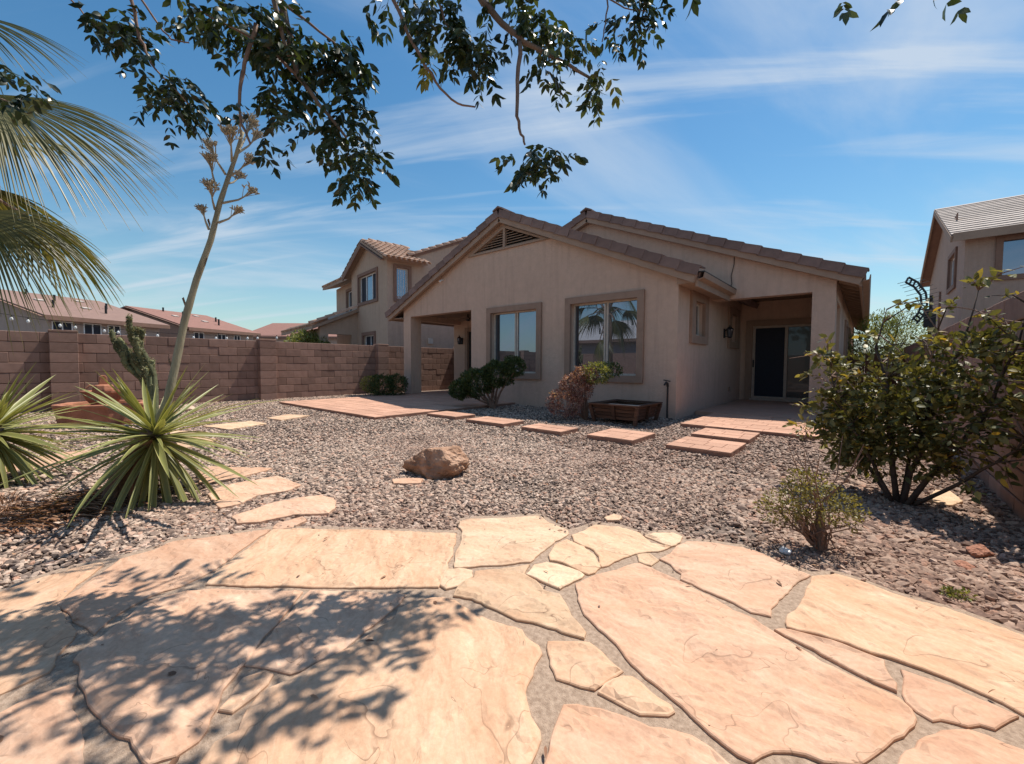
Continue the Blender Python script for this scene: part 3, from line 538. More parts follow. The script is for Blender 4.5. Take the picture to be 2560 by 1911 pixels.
def gravel_nodes():
    ng = bpy.data.node_groups.new('gravel_nodes', 'GeometryNodeTree')
    ng.interface.new_socket('Geometry', in_out='INPUT', socket_type='NodeSocketGeometry'); ng.interface.new_socket('Geometry', in_out='OUTPUT', socket_type='NodeSocketGeometry')
    N = ng.nodes; L = ng.links; gi = N.new('NodeGroupInput'); go = N.new('NodeGroupOutput')
    mp = N.new('GeometryNodeMeshToPoints'); L.new(gi.outputs[0], mp.inputs['Mesh'])
    gti = N.new('GeometryNodeGeometryToInstance')
    for k in range(5):
        ic = N.new('GeometryNodeMeshIcoSphere'); ic.inputs['Radius'].default_value = 1.0; ic.inputs['Subdivisions'].default_value = 1 if k % 2 else 2
        sp = N.new('GeometryNodeSetPosition'); L.new(ic.outputs['Mesh'], sp.inputs['Geometry'])
        nz = N.new('ShaderNodeTexNoise'); nz.noise_dimensions = '4D'; nz.inputs['W'].default_value = 3.7*k; nz.inputs['Scale'].default_value = 1.15; nz.inputs['Detail'].default_value = 1.5
        pos = N.new('GeometryNodeInputPosition'); L.new(pos.outputs[0], nz.inputs['Vector'])
        mr = N.new('ShaderNodeMapRange'); mr.inputs['From Min'].default_value = 0.25; mr.inputs['From Max'].default_value = 0.75; mr.inputs['To Min'].default_value = 0.45; mr.inputs['To Max'].default_value = 1.5
        L.new(nz.outputs['Fac'], mr.inputs['Value'])
        vm = N.new('ShaderNodeVectorMath'); vm.operation = 'SCALE'; L.new(pos.outputs[0], vm.inputs[0]); L.new(mr.outputs[0], vm.inputs['Scale'])
        v2 = N.new('ShaderNodeVectorMath'); v2.operation = 'MULTIPLY'; L.new(vm.outputs[0], v2.inputs[0]); v2.inputs[1].default_value = [(1.25, 0.9, 0.62), (1.1, 1.0, 0.7), (1.45, 0.8, 0.6), (1.0, 0.95, 0.8), (1.3, 1.05, 0.5)][k]
        L.new(v2.outputs[0], sp.inputs['Position'])
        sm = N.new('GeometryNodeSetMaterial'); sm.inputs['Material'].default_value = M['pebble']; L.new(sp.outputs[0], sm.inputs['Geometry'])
        L.new(sm.outputs[0], gti.inputs[0])
    iop = N.new('GeometryNodeInstanceOnPoints'); L.new(mp.outputs[0], iop.inputs['Points']); L.new(gti.outputs[0], iop.inputs['Instance']); iop.inputs['Pick Instance'].default_value = True
    ri = N.new('FunctionNodeRandomValue'); ri.data_type = 'INT'
    for s in ri.inputs:
        if s.name == 'Min' and s.type == 'INT': s.default_value = 0
        if s.name == 'Max' and s.type == 'INT': s.default_value = 4
    L.new([s for s in ri.outputs if s.type == 'INT'][0], iop.inputs['Instance Index'])
    rv = N.new('FunctionNodeRandomValue'); rv.data_type = 'FLOAT_VECTOR'
    for s in rv.inputs:
        if s.name == 'Min' and s.type == 'VECTOR': s.default_value = (-0.5, -0.5, 0)
        if s.name == 'Max' and s.type == 'VECTOR': s.default_value = (0.5, 0.5, 6.28)
    L.new([s for s in rv.outputs if s.type == 'VECTOR'][0], iop.inputs['Rotation'])
    na = N.new('GeometryNodeInputNamedAttribute'); na.data_type = 'FLOAT'; na.inputs['Name'].default_value = 'sc'
    L.new([s for s in na.outputs if s.type == 'VALUE' and s.name == 'Attribute'][0], iop.inputs['Scale'])
    L.new(iop.outputs[0], go.inputs[0]); return ng
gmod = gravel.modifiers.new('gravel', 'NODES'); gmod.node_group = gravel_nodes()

# ---------------------------------------------------------------- concrete block walls
CH = 0.2032
def block_mesh(name, lx, ly, lz, mat, c=0.006):
    return meshdata(name, *(lambda b: (b.v, b.f))(MB().cbox(-lx/2, lx/2, -ly/2, ly/2, -lz/2, lz/2, c)), mat)
bl_full = block_mesh('block', 0.20, 0.397, CH-0.009, M['block']); bl_half = block_mesh('block', 0.20, 0.197, CH-0.009, M['block'])
def block_wall(label, X, Y0, Y1, Z0, courses, name='block_wall', pil=(), core=0.165, side=1, seed=1, limit=300):
    """wall along Y at face X; side=+1 when the face looks towards +X"""
    rr = random.Random(seed)
    w = thing(name, label, 'wall', (X, (Y0+Y1)/2, 0))
    xc = X-side*0.10
    MB().box(xc-core/2, xc+core/2, Y0, Y1, -0.1, Z0+courses*CH-0.006).build('mortar_core', M['mortar'], w)
    lst = []
    for c in range(courses):
        y = Y0+(0.2 if c % 2 else 0.0)
        if c % 2: lst.append((y-0.1, c, True))
        while y+0.4 <= Y1+0.01:
            lst.append((y+0.2, c, False)); y += 0.4
    cp = (w.location.x, w.location.y)
    lst.sort(key=lambda q: abs(q[0]-pil[0][0])+(0.0 if 1 else 0) if pil else abs(q[0]))
    rest = MB()
    for i, (yc, c, half) in enumerate(lst):
        z = Z0+c*CH+CH/2; dx = rr.uniform(-0.003, 0.004)
        if i < limit:
            piece('block', bl_half if half else bl_full, w, Matrix.Translation((xc+dx*side, yc+rr.uniform(-0.002, 0.002), z)) @ Matrix.Rotation(rr.uniform(-0.003, 0.003), 4, 'X'))
        else:
            ly = 0.197 if half else 0.397; rest.box(xc-0.1+dx, xc+0.1+dx, yc-ly/2, yc+ly/2, z-CH/2+0.0045, z+CH/2-0.0045)
    if rest.v: tag(rest.build('far_blocks', M['block'], w), kind='stuff')
    return w
WX = -12.5
PIL = [((-12.5, 0.524, 1.044)[1]), ((-12.5, 4.285, 1.083)[1]), ((-12.5, 7.812, 1.121)[1])]
PIL += [PIL[2]+(PIL[2]-PIL[1])*1.0]
wall_l = block_wall('long tan concrete block wall along the left side of the yard', WX, -2.8, 16.4, -0.03, 8, pil=[(4.0,)], seed=3)
pil_mesh = block_mesh('pilaster_block', 0.30, 0.40, CH-0.007, M['block'])
PN = ['leftmost block pilaster of the left wall, behind the fountain', 'block pilaster of the left wall, between the agave stalk and the brick patio', 'block pilaster of the left wall, behind the round shrub by the brick patio', 'block pilaster of the left wall seen through the covered patio']
for i, y in enumerate(PIL):
    p = thing('wall_pilaster', PN[i], 'pilaster', (WX+0.02, y, 0), group='pilasters of the left block wall')
    MB().box(WX-0.13+0.012, WX+0.168-0.012, y-0.185, y+0.185, -0.1, 8*CH+0.01).build('mortar_core', M['mortar'], p)
    for c in range(8): piece('block', pil_mesh, p, Matrix.Translation((WX+0.02, y+random.uniform(-.002, .002), -0.03+c*CH+CH/2)))
    MB().cbox(WX-0.13, WX+0.172, y-0.205, y+0.205, 8*CH-0.028, 8*CH+0.018, 0.006).build('cap', M['block'], p)
wall_r = block_wall('shaded block wall along the right edge, behind the leafy shrub', 0.80, -1.6, 20.0, -0.09, 8, side=-1, pil=[(5.0,)], seed=9)
wall_b = thing('block_wall', 'block wall across the back, seen only as a reflection in the windows', 'wall', (-6, -5.2, 0))
MB().box(-14, 1.0, -5.4, -5.2, -0.1, 1.62).build('wall_body', M['block'], wall_b)

# ---------------------------------------------------------------- stamped brick patio and steps
pv = meshdata('paver', *(lambda b: (b.v, b.f))(MB().cbox(-0.5, 0.5, -0.5, 0.5, -0.02, 0.0, 0.006)), M['brick'])
def paver_field(parent, x0, x1, y0, y1, z, w, h, limit=300):
    rows = max(1, round((y1-y0)/h)); hh = (y1-y0)/rows; cnt = 0; rest = MB()
    for r in range(rows):
        x = x0; first = True
        while x < x1-0.03:
            ww = w*random.uniform(0.75, 1.25)*(0.5 if first and r % 2 else 1); first = False
            if x+ww > x1-0.12: ww = x1-x
            g = 0.007
            piece('paver', pv, parent, Matrix.Translation((x+ww/2, y0+hh*(r+0.5), z+random.uniform(-0.0015, 0.0015))) @ Matrix.Diagonal((ww-g, hh-g, 1, 1)))
            x += ww
def brick_slab(name, label, cat, x0, x1, y0, y1, z, w, h, group=None, yb=None, kind=None):
    t = thing(name, label, cat, ((x0+x1)/2, (y0+y1)/2, 0), group=group)
    P = rough_poly([(x0+.004, y0+.004), (x1-.004, y0+.004), (x1-.004, (yb or y1)-.004), (x0+.004, (yb or y1)-.004)], 0.05, 0.004, x0*3)
    b = MB(); b.prism([(p.x, p.y) for p in P], lambda u, v, q: (u, v, q), -0.05, z-0.006); b.build('base', M['brickbase'], t)
    paver_field(t, x0, x1, y0, y1, z, w, h)
    return t
lp = brick_slab('brick_patio', 'large red stamped brick patio slab in front of the covered porch', 'patio', -10.9, -6.62, 4.0, 8.0, 0.055, 0.42, 0.235, yb=10.3)
MB().box(-11.3, -8.2, 8.0, 10.3, -0.05, 0.058).build('porch_floor', M['slabconc'], lp)
STN = ['first brick stepping slab beside the large brick patio', 'second brick stepping slab from the brick patio, below the green shrub', 'third brick stepping slab from the brick patio, half in the red shrub shade',
       'square brick stepping slab right in front of the wooden planter', 'nearest brick stepping slab to the camera, by the right porch', 'brick stepping slab touching the gravel in front of the right porch floor']
for i, (a, b, c, d) in enumerate(SLABS[1:7]):
    brick_slab('stepping_slab', STN[i], 'stepping slab', a, b, c, d, 0.062, 0.27, (d-c)/(3 if d-c > 0.6 else 2), group='stamped brick stepping slabs')
rp = brick_slab('porch_slab', 'brick and concrete floor of the right covered porch', 'porch floor', -2.29, -0.45, 6.9, 8.9, 0.055, 0.34, 0.22, yb=12.96)
MB().box(-2.66, -0.46, 8.92, 12.96, -0.05, 0.06).build('porch_floor', M['slabconc'], rp)

# ---------------------------------------------------------------- the house
FY = 7.88; SX = -2.70; HX0 = -11.28; P2Y = 10.10; RX = -0.50; DY = 12.96
house = thing('stucco_house', 'single storey tan stucco house with gables and covered porches', 'house', (-6, 9, 0))
AX1, AZ1, S1 = -7.03, 4.60, 0.44       # front gable: apex x, underside of the roof at the apex, slope
AX2, AZ2, S2 = -5.87, 4.92, 0.41
def roofz(ax, az, s): return lambda x: az-abs(x-ax)*s
rz1, rz2 = roofz(AX1, AZ1, S1), roofz(AX2, AZ2, S2)
fy = lambda u, v, w: (u, FY+w, v)
WL = dict(x0=-7.44, x1=-5.95, z0=0.78, z1=2.31, m=-6.65); WR = dict(x0=-5.02, x1=-3.47, z0=0.78, z1=2.33, m=-4.19)
front = holed('wall', [(HX0, -0.1), (-10.91, -0.1), (-10.91, 2.46), (-8.19, 2.46), (-8.19, -0.1), (SX, -0.1), (SX, rz1(SX)), (AX1, AZ1), (HX0, rz1(HX0))],
      [rect(WL['x0'], WL['x1'], WL['z0'], WL['z1']), rect(WR['x0'], WR['x1'], WR['z0'], WR['z1']), [(-8.16, 3.90), (-5.76, 3.90), (-6.98, 4.40)]], fy, 0.25, M['stucco'], house)
MB().box(HX0, -10.91, FY+0.252, FY+0.40, -0.1, 2.46).build('pillar', M['stucco'], house)
MB().box(HX0-0.012, -10.898, FY-0.012, FY+0.412, -0.02, 0.06).build('pillar_foot', M['stucco_trim'], house)
MB().box(-8.19, -8.0, FY+0.252, 10.05, -0.1, 2.75).build('wall', M['stucco'], house)                    # porch side wall
fb = lambda u, v, w: (u, 10.07+w, v)
holed('wall', [(-11.36, -0.1), (-8.0, -0.1), (-8.0, 2.9), (-11.36, 2.9)], [rect(-10.62, -9.70, 0.07, 2.12)], fb, 0.2, M['stucco'], house)
MB().box(-11.3, -8.2, FY+0.30, 10.06, 2.55, 2.60).build('porch_ceiling', M['soffit'], house)
MB().box(HX0+0.02, -11.0, FY+0.41, 10.06, 2.38, 2.56).build('porch_beam', M['stucco'], house)
d = holed('door', rect(-10.62, -9.70, 0.07, 2.12), [rect(-10.54, -9.78, 0.13, 2.05)], lambda u, v, w: (u, 10.11+w, v), 0.05, M['dark'], house)
MB().box(-10.54, -9.78, 10.13, 10.15, 0.13, 2.05).build('pane', M['glass_dark'], d)
holed('door_trim', [(-10.76, 0.07), (-10.76, 2.26), (-9.56, 2.26), (-9.56, 0.07), (-9.70, 0.07), (-9.70, 2.12), (-10.62, 2.12), (-10.62, 0.07)], [], lambda u, v, w: (u, 10.035+w, v), 0.04, M['stucco_trim'], house)
# side wall with two slot windows, facing the right porch
fs = lambda u, v, w: (SX-w, u, v)
SW = [(8.78, 9.42, 1.60, 2.30), (11.70, 12.32, 1.60, 2.30)]
holed('wall', [(FY+0.252, -0.1), (DY, -0.1), (DY, 3.2), (P2Y+0.1, 3.2), (P2Y+0.1, 2.71), (FY+0.252, 2.71)], [rect(*q) for q in SW], fs, 0.2, M['stucco'], house)
# right wing front: opening over the porch, gable above
f2 = lambda u, v, w: (u, P2Y+w, v)
holed('wall', [(SX+0.002, 2.45), (-0.87, 2.45), (-0.87, -0.1), (RX, -0.1), (RX, rz2(RX)), (AX2, AZ2), (-9.2, rz2(-9.2)), (-9.2, 2.6), (SX+0.002, 2.6)], [], f2, 0.28, M['stucco'], house)
MB().box(-0.87, RX, P2Y+0.282, P2Y+0.44, -0.1, 2.45).build('pillar', M['stucco'], house)
MB().box(-0.882, RX+0.012, P2Y-0.012, P2Y+0.452, -0.02, 0.05).build('pillar_foot', M['stucco_trim'], house)
fd = lambda u, v, w: (u, DY+w, v)
DR = (-2.42, -0.80, 0.07, 2.07)
holed('wall', [(SX, -0.1), (RX, -0.1), (RX, 3.0), (SX, 3.0)], [rect(*DR)], fd, 0.2, M['stucco'], house)
MB().box(SX, RX, P2Y+0.29, DY-0.005, 2.72, 2.76).build('porch_ceiling', M['soffit'], house)
fx_ = lambda u, v, w: (RX-w, u, v)
holed('wall', [(P2Y+0.442, 2.30), (11.9, 2.30), (11.9, -0.1), (24, -0.1), (24, 2.66), (P2Y+0.442, 2.66)], [rect(14.2, 15.4, 0.7, 2.1), rect(17.2, 18.0, 1.0, 2.1)], fx_, 0.2, M['stucco'], house)
for (a, b, c, e) in ((14.2, 15.4, 0.7, 2.1), (17.2, 18.0, 1.0, 2.1)):
    w = holed('window', rect(a-.12, b+.12, c-.12, e+.12), [rect(a, b, c, e)], lambda u, v, q: (RX+0.045-q, u, v), 0.05, M['stucco_trim'], house); MB().box(RX-0.08, RX-0.06, a, b, c, e).build('pane', M['glass'], w)
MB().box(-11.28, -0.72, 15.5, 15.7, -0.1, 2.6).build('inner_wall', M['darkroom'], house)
MB().box(-11.28, -11.08, 10.3, 24, -0.1, 2.4).build('wall', M['stucco'], house); MB().box(-11.28, RX, 23.8, 24, -0.1, 2.4).build('wall', M['stucco'], house)

def window_front(W, trim):
    x0, x1, z0, z1, m = W['x0'], W['x1'], W['z0'], W['z1'], W['m']
    w = holed('window', rect(x0, x1, z0, z1), [rect(x0+.035, m-.022, z0+.04, z1-.035), rect(m+.022, x1-.035, z0+.04, z1-.035)], lambda u, v, q: (u, FY+0.10+q, v), 0.06, M['frame'], house)
    MB().box(x0+.04, m-.02, FY+.135, FY+.145, z0+.04, z1-.04).build('pane', M['glass'], w)
    MB().box(m+.02, x1-.04, FY+.125, FY+.132, z0+.04, z1-.04).build('pane', M['glass'], w)
    MB().bar((m-.045, FY+.09, z0+.05), (m-.045, FY+.09, z1-.05), .035, .03).build('sash_stile', M['frame'], w)
    t = trim
    holed('window_trim', rect(x0-t, x1+t, z0-t, z1+t), [rect(x0+.004, x1-.004, z0+.004, z1-.004)], lambda u, v, q: (u, FY-0.055+q, v), 0.07, M['stucco_trim'], w)
    MB().box(x0-.05, x1+.05, FY+.75, FY+.8, z0-.1, z1+.1).build('dark_backing', M['darkroom'], w)  # dark sheet standing in for the unlit room behind the panes
window_front(WL, 0.135); window_front(WR, 0.135)
for (a, b, c, e) in SW:
    w = holed('window', rect(a, b, c, e), [rect(a+.05, b-.05, c+.05, e-.05)], lambda u, v, q: (SX-0.08-q, u, v), 0.05, M['frame'], house)
    MB().box(SX-.115, SX-.105, a+.04, b-.04, c+.04, e-.04).build('pane', M['glass_dark'], w)
    holed('window_trim', rect(a-.24, b+.24, c-.16, e+.17), [rect(a+.004, b-.004, c+.004, e-.004)], lambda u, v, q: (SX+0.055-q, u, v), 0.07, M['stucco_trim'], w)
# sliding door
a, b, c, e = DR
dr = holed('sliding_door', rect(a, b, c, e), [rect(a+.06, -1.68, c+.09, e-.06), rect(-1.61, b-.06, c+.09, e-.06)], lambda u, v, q: (u, DY+0.06+q, v), 0.08, M['doorframe'], house)
MB().box(a+.05, -1.67, DY+.10, DY+.11, c+.08, e-.05).build('pane', M['screen'], dr); MB().box(-1.62, b-.05, DY+.115, DY+.125, c+.08, e-.05).build('pane', M['glass_dark'], dr)
MB().box(a+.015, a+.045, DY+.03, DY+.06, 0.95, 1.15).build('handle', M['dark'], dr)
holed('door_trim', [(a-.15, .06), (a-.15, e+.15), (b+.15, e+.15), (b+.15, .06), (b-.003, .06), (b-.003, e-.003), (a+.003, e-.003), (a+.003, .06)], [], lambda u, v, q: (u, DY-0.05+q, v), 0.06, M['stucco_trim'], dr)
MB().box(a-.02, b+.02, DY-.09, DY+.058, .061, .10).build('threshold', M['doorframe'], dr)
# gable vent with louvres
vt_ = thing
VA = [(-8.16, 3.90), (-5.76, 3.90), (-6.98, 4.40)]
def sc_tri(P, k):
    c = (sum(p[0] for p in P)/3, sum(p[1] for p in P)/3); return [(c[0]+(p[0]-c[0])*k, c[1]+(p[1]-c[1])*k) for p in P]
vent = holed('gable_vent', [(-8.30, 3.865), (-5.62, 3.865), (-6.98, 4.455)], [[(-8.08, 3.915), (-5.85, 3.915), (-6.98, 4.385)]], lambda u, v, q: (u, FY-0.045+q, v), 0.06, M['fascia'], house)
MB().box(-7.015, -6.945, FY-0.05, FY+.03, 3.90, 4.40).build('vent_post', M['fascia'], vent)
MB().prism(sc_tri(VA, 0.99), lambda u, v, q: (u, FY+.16+q, v), 0, 0.02).build('vent_back', M['darkroom'], vent)
for k in range(7):
    z = 3.955+k*0.062; xl = -8.05+(z-3.915)/0.47*1.07; xr = -5.88-(z-3.915)/0.47*1.10
    if xr-xl < 0.1: continue
    for (p, q) in ((xl, -7.02), (-6.94, xr)):
        MB().obox(((p+q)/2, FY+.035, z), ((q-p)/2, 0, 0), (0, .05, .026), (0, -.003, .005)).build('louvre', M['fascia'], vent)

# roofs: slabs, fascias and rake tiles one by one
def gable_roof(name, ax, az, s, xl, xr, y0, y1, over=0.10):
    t = 0.13; k = math.sqrt(1+s*s)
    mb = MB()
    for x in (xl, xr):
        sg = 1 if x > ax else -1
        a0 = Vector((ax, 0, az)); a1 = Vector((x, 0, az-abs(x-ax)*s)); up = Vector((sg*s, 0, 1))/k*t
        P = [a0+Vector((0, 0, .02)), a1, a1+up, a0+Vector((0, 0, t*k))]
        v = [p+Vector((0, y, 0)) for y in (y0, y1) for p in P]
        mb.add(v, [(0,1,2,3), (7,6,5,4), (0,4,5,1), (1,5,6,2), (2,6,7,3), (3,7,4,0)])
    r = mb.build(name, M['tile'], house)
    return r
roof1 = gable_roof('roof', AX1, AZ1, S1, -11.86, -2.33, FY-0.10, 16.0)
roof2 = gable_roof('roof', AX2, AZ2, S2, -11.6, -0.12, P2Y-0.10, 24.4)
def rake(roof, ax, az, s, xend, yf, sg, expo=0.355):
    k = math.sqrt(1+s*s); L = abs(xend-ax)*k; t = Vector((sg, 0, -s))/k; nrm = Vector((sg*s, 0, 1))/k
    # stucco fascia band under the tiles
    a0 = Vector((ax, yf, az)); mb = MB(); m = L
    c = a0+t*(m/2)+nrm*(-0.015); mb.obox(c+Vector((0, -0.035, 0)), t*(m/2), (0, .045, 0), nrm*0.075); mb.build('fascia', M['fascia'], roof)
    b = MB(); hl = (expo+0.05)/2
    b.obox((0, -0.018, 0.012), (hl, 0, 0), (0, .018, 0), (0, 0, .088)); b.obox((0, 0.13, 0.09), (hl, 0, 0), (0, .13, 0), (0, 0, .013))
    me = meshdata('rake_tile', b.v, b.f, M['tile'])
    n = max(1, round(L/expo)); e = L/n
    for i in range(n):
        p = a0+t*(e*(i+0.5))+nrm*(0.105)+Vector((0, -0.085, 0))
        tt = (t+nrm*0.055).normalized() if 1 else t; nn = Vector((0, 1, 0)).cross(tt); nn = nn if nn.z > 0 else -nn
        tilt = random.uniform(-0.006, 0.006)
        X = tt; Yv = Vector((0.0, 1, 0)); Z = nn
        Mx = Matrix((( X.x, Yv.x, Z.x, p.x), (X.y, Yv.y, Z.y, p.y-0.006*(i % 2)), (X.z, Yv.z, Z.z, p.z), (0, 0, 0, 1))) @ Matrix.Rotation(tilt, 4, 'Y') @ Matrix.Rotation(-0.035*1, 4, 'Z')
        piece('rake_tile', me, roof, Mx)
rake(roof1, AX1, AZ1, S1, -2.36, FY-0.10, 1); rake(roof1, AX1, AZ1, S1, -11.90, FY-0.10, -1)
rake(roof2, AX2, AZ2, S2, -0.13, P2Y-0.10, 1); rake(roof2, AX2, AZ2, S2, -11.5, P2Y-0.10, -1)
for (ax, az, s, y) in ((AX1, AZ1, S1, FY-0.10), (AX2, AZ2, S2, P2Y-0.10)):
    b = MB(); b.prism([(-0.17, -0.06), (0, 0.02), (0.17, -0.06), (0.17, -0.10), (0, -0.02), (-0.17, -0.10)], lambda u, v, w: (ax+u, y+w, az+0.262+v), -0.13, 0.35)
    b.build('ridge_cap', M['tile'], roof1 if ax == AX1 else roof2)
MB().box(-2.70, -2.34, FY-0.09, FY-0.002, rz1(-2.34)-0.055, rz1(-2.5)+0.02).build('eave_return', M['fascia'], roof1)
# eaves: soffits, boards, gutter on the porch side of the front wing
ez = rz1(-2.33)
MB().box(-2.70+.02, -2.36, FY-0.08, P2Y-0.01, ez-0.06, ez-0.03).build('soffit', M['fascia'], roof1)
MB().box(-2.375, -2.335, FY-0.085, P2Y-0.012, ez-0.13, ez+0.08).build('eave_board', M['fascia'], roof1)
g = MB(); g.prism([(0, 0), (0.10, 0.03), (0.12, 0.12), (0.105, 0.12), (0.09, 0.04), (0.012, 0.015), (0.012, 0.12), (0, 0.12)], lambda u, v, w: (-2.333+u, w, ez-0.02+v), FY-0.10, P2Y-0.015); g.build('gutter', M['fascia'], roof1)
MB().box(-2.34, -2.215, FY-0.11, P2Y-0.02, ez+0.103, ez+0.125).build('drip_edge', M['dark'], roof1)
MB().box(-11.84, -11.29, FY-0.08, 15, rz1(-11.84)-0.055, rz1(-11.84)-0.03).build('soffit', M['fascia'], roof1)
MB().box(-11.87, -11.83, FY-0.085, 15, rz1(-11.86)-0.09, rz1(-11.86)+0.09).build('eave_board', M['fascia'], roof1)
e2 = rz2(-0.12)
MB().box(-0.165, -0.125, P2Y-0.085, 24.3, e2-0.10, e2+0.10).build('eave_board', M['fascia'], roof2)
for i in range(28):
    y = P2Y+0.12+i*0.5; MB().obox((-0.32, y, rz2(-0.32)-0.055), (.15, 0, -.15*S2), (0, .045, 0), (0, 0, .05)).build('rafter_tail', M['soffit'], roof2)
g2 = MB(); g2.prism([(0, 0), (0.10, 0.03), (0.12, 0.12), (0.105, 0.12), (0.09, 0.04), (0.012, 0.015), (0.012, 0.12), (0, 0.12)], lambda u, v, w: (-0.122+u, w, e2-0.02+v), P2Y-0.10, 24.3); g2.build('gutter', M['fascia'], roof2)
# cable on the gable wall, wall lanterns, outlet, camera, vents
MB().tube([(-2.28, P2Y-0.012, 3.42), (-2.28, P2Y-0.012, 3.2), (-2.33, P2Y-0.015, 2.95), (-2.31, P2Y-0.02, 2.78), (-2.36, P2Y-0.03, 2.62)], 0.008, 6).build('cable', M['dark'], house)
def lantern(P, nrm):
    P = Vector(P); n = Vector(nrm); s = Vector((-n.y, n.x, 0)); u = Vector((0, 0, 1))
    l = MB().obox(P+n*.012, s*.045, n*.012, u*.11).build('wall_lantern', M['dark'], house)
    c = P+n*0.13; b = MB()
    b.bar(P+n*.02+u*.05, c+u*.15, .018); b.bar(P+n*.02-u*.07, c-u*.10, .016)
    for i in range(6):
        a = i*math.pi/3; q = Vector((math.cos(a), math.sin(a), 0)); b.bar(c+q*.05-u*.09, c+q*.075+u*.09, .010)
    b.lathe([(.03, -.12), (.055, -.10), (.052, -.085)], c, 6); b.lathe([(.09, .085), (.085, .10), (.035, .15), (.012, .17), (.012, .20)], c, 6); b.build('cage', M['dark'], l)
    MB().lathe([(.042, -.085), (.066, .085)], c, 6).build('lamp_glass', M['glass'], l)
lantern((-10.93, 10.068, 1.80), (0, -1, 0)); lantern((SX+.002, 11.14, 1.78), (1, 0, 0))
MB().cbox(SX+.001, SX+.025, 11.69, 11.79, .33, .45, .006).build('outlet_cover', M['stucco_trim'], house)
MB().tube([(-9.35, FY-.005, 3.40), (-9.35, FY-.08, 3.38), (-9.35, FY-.13, 3.34)], [.02, .02, .03], 8).build('security_camera', M['white'], house)
fan = MB().lathe([(.02, .0), (.07, .02), (.08, .10), (.03, .12), (.015, .22)], (-9.5, 9.0, 2.33), 12).build('ceiling_fan', M['dark'], house)
for k in range(5):
    a = k*2*math.pi/5+.3; q = Vector((math.cos(a), math.sin(a), 0)); MB().obox(Vector((-9.5, 9.0, 2.39))+q*.38, q*.27, Vector((-q.y, q.x, .15))*.06, (0, 0, .006)).build('blade', M['soffit'], fan)
MB().tube([(-9.5, 9, 2.33), (-9.5, 9.0, 1.98)], .003, 5).build('pull_cord', M['dark'], fan)
# chandelier with lit bulbs behind the right window is only a reflection-sized glint: the hose tap and pipe stand outside
tap = thing('garden_tap', 'dark iron standpipe tap on the corner of the front wall', 'tap', (-2.83, 7.80, 0))
MB().tube([(-2.83, 7.80, -.03), (-2.83, 7.80, .60)], .018, 8).build('pipe', M['dark'], tap)
MB().tube([(-2.83, 7.80, .60), (-2.83, 7.78, .66), (-2.83, 7.72, .68), (-2.85, 7.68, .63)], [.024, .024, .02, .018], 8).build('spout', M['dark'], tap)
MB().bar((-2.90, 7.78, .72), (-2.77, 7.76, .70), .018).build('handle', M['dark'], tap)

# ---------------------------------------------------------------- neighbour house beyond the left wall (two storeys, turned 9 degrees)
nh = thing('neighbour_house', 'two storey tan stucco house with clay tile roof behind the left wall', 'house', (-14.36, 9.29, 0), R(-9.27), local=True)
nf = lambda u, v, w: (u, w, v); ns = lambda u, v, w: (-w, u, v)
NA, NZ, NS = -1.98, 6.05, 0.47
holed('wall', [(-3.95, -.1), (0, -.1), (0, NZ-abs(NA)*NS), (NA, NZ), (-3.95, NZ-1.97*NS)], [rect(-3.0, -1.03, 3.66, 4.79), rect(-2.52, -1.32, 1.15, 2.20)], nf, .2, M['stucco_n'], nh)
holed('wall', [(.202, -.1), (7, -.1), (7, 6.0), (4.2, 6.75), (1.2, 5.42), (.202, 5.1)], [rect(.37, .89, 3.57, 4.80)], ns, .2, M['stucco_n'], nh)
def nwin(fn, a, b, c, e, trim, mull, pane='screen', depth=.08):
    w = holed('window', rect(a, b, c, e), [rect(p, q, c+.04, e-.04) for p, q in zip([a+.04]+[m+.02 for m in mull], [m-.02 for m in mull]+[b-.04])], lambda u, v, q: fn(u, v, depth+q), .04, M['frame_w'], nh)
    ps = [a+.04]+mull+[b-.04]
    for i in range(len(ps)-1):
        mm = pane if isinstance(pane, str) else pane[i]
        MB().prism(rect(ps[i]-.005, ps[i+1]+.005, c+.035, e-.035), lambda u, v, q: fn(u, v, q), depth+.03, depth+.036).build('pane', M[mm], w)
    holed('window_trim', rect(a-trim, b+trim, c-trim, e+trim), [rect(a+.003, b-.003, c+.003, e-.003)], lambda u, v, q: fn(u, v, -.05+q), .06, M['trim_n'], w)
    return w
nwin(nf, -3.0, -1.03, 3.66, 4.79, .13, [-2.36, -1.69], ('screen', 'glass', 'screen')); nwin(nf, -2.52, -1.32, 1.15, 2.20, .14, [-1.92])
w = nwin(ns, .37, .89, 3.57, 4.80, .12, [], 'glass')
for k in range(5): MB().tube([(-.15, .42+k*.1, 3.6), (-.15, .42+k*.1, 4.78)], .045, 8).build('blind_slat', M['frame_w'], w)
nroof = MB()
for sg in (-1, 1):
    x1 = NA+sg*(2.25 if sg > 0 else 2.4); k = math.sqrt(1+NS*NS); a0 = Vector((NA, 0, NZ)); a1 = Vector((x1, 0, NZ-abs(x1-NA)*NS)); up = Vector((0, 0, .10))
    v = [p+Vector((0, y, 0)) for y in (-.30, 1.62 if sg > 0 else 4.5) for p in (a0, a1, a1+up, a0+up)]
    nroof.add(v, [(0,1,2,3), (7,6,5,4), (0,4,5,1), (1,5,6,2), (2,6,7,3), (3,7,4,0)])
nroof = nroof.build('roof', M['fascia'], nh)
MB().bar((NA, -.28, NZ-.06), (NA+2.2, -.28, NZ-.06-2.2*NS), .05, .16, (0, 1, 0)).build('fascia', M['trim_n'], nroof); MB().bar((NA, -.28, NZ-.06), (NA-2.36, -.28, NZ-.06-2.36*NS), .16, .05, (0, 1, 0)).build('fascia', M['trim_n'], nroof)
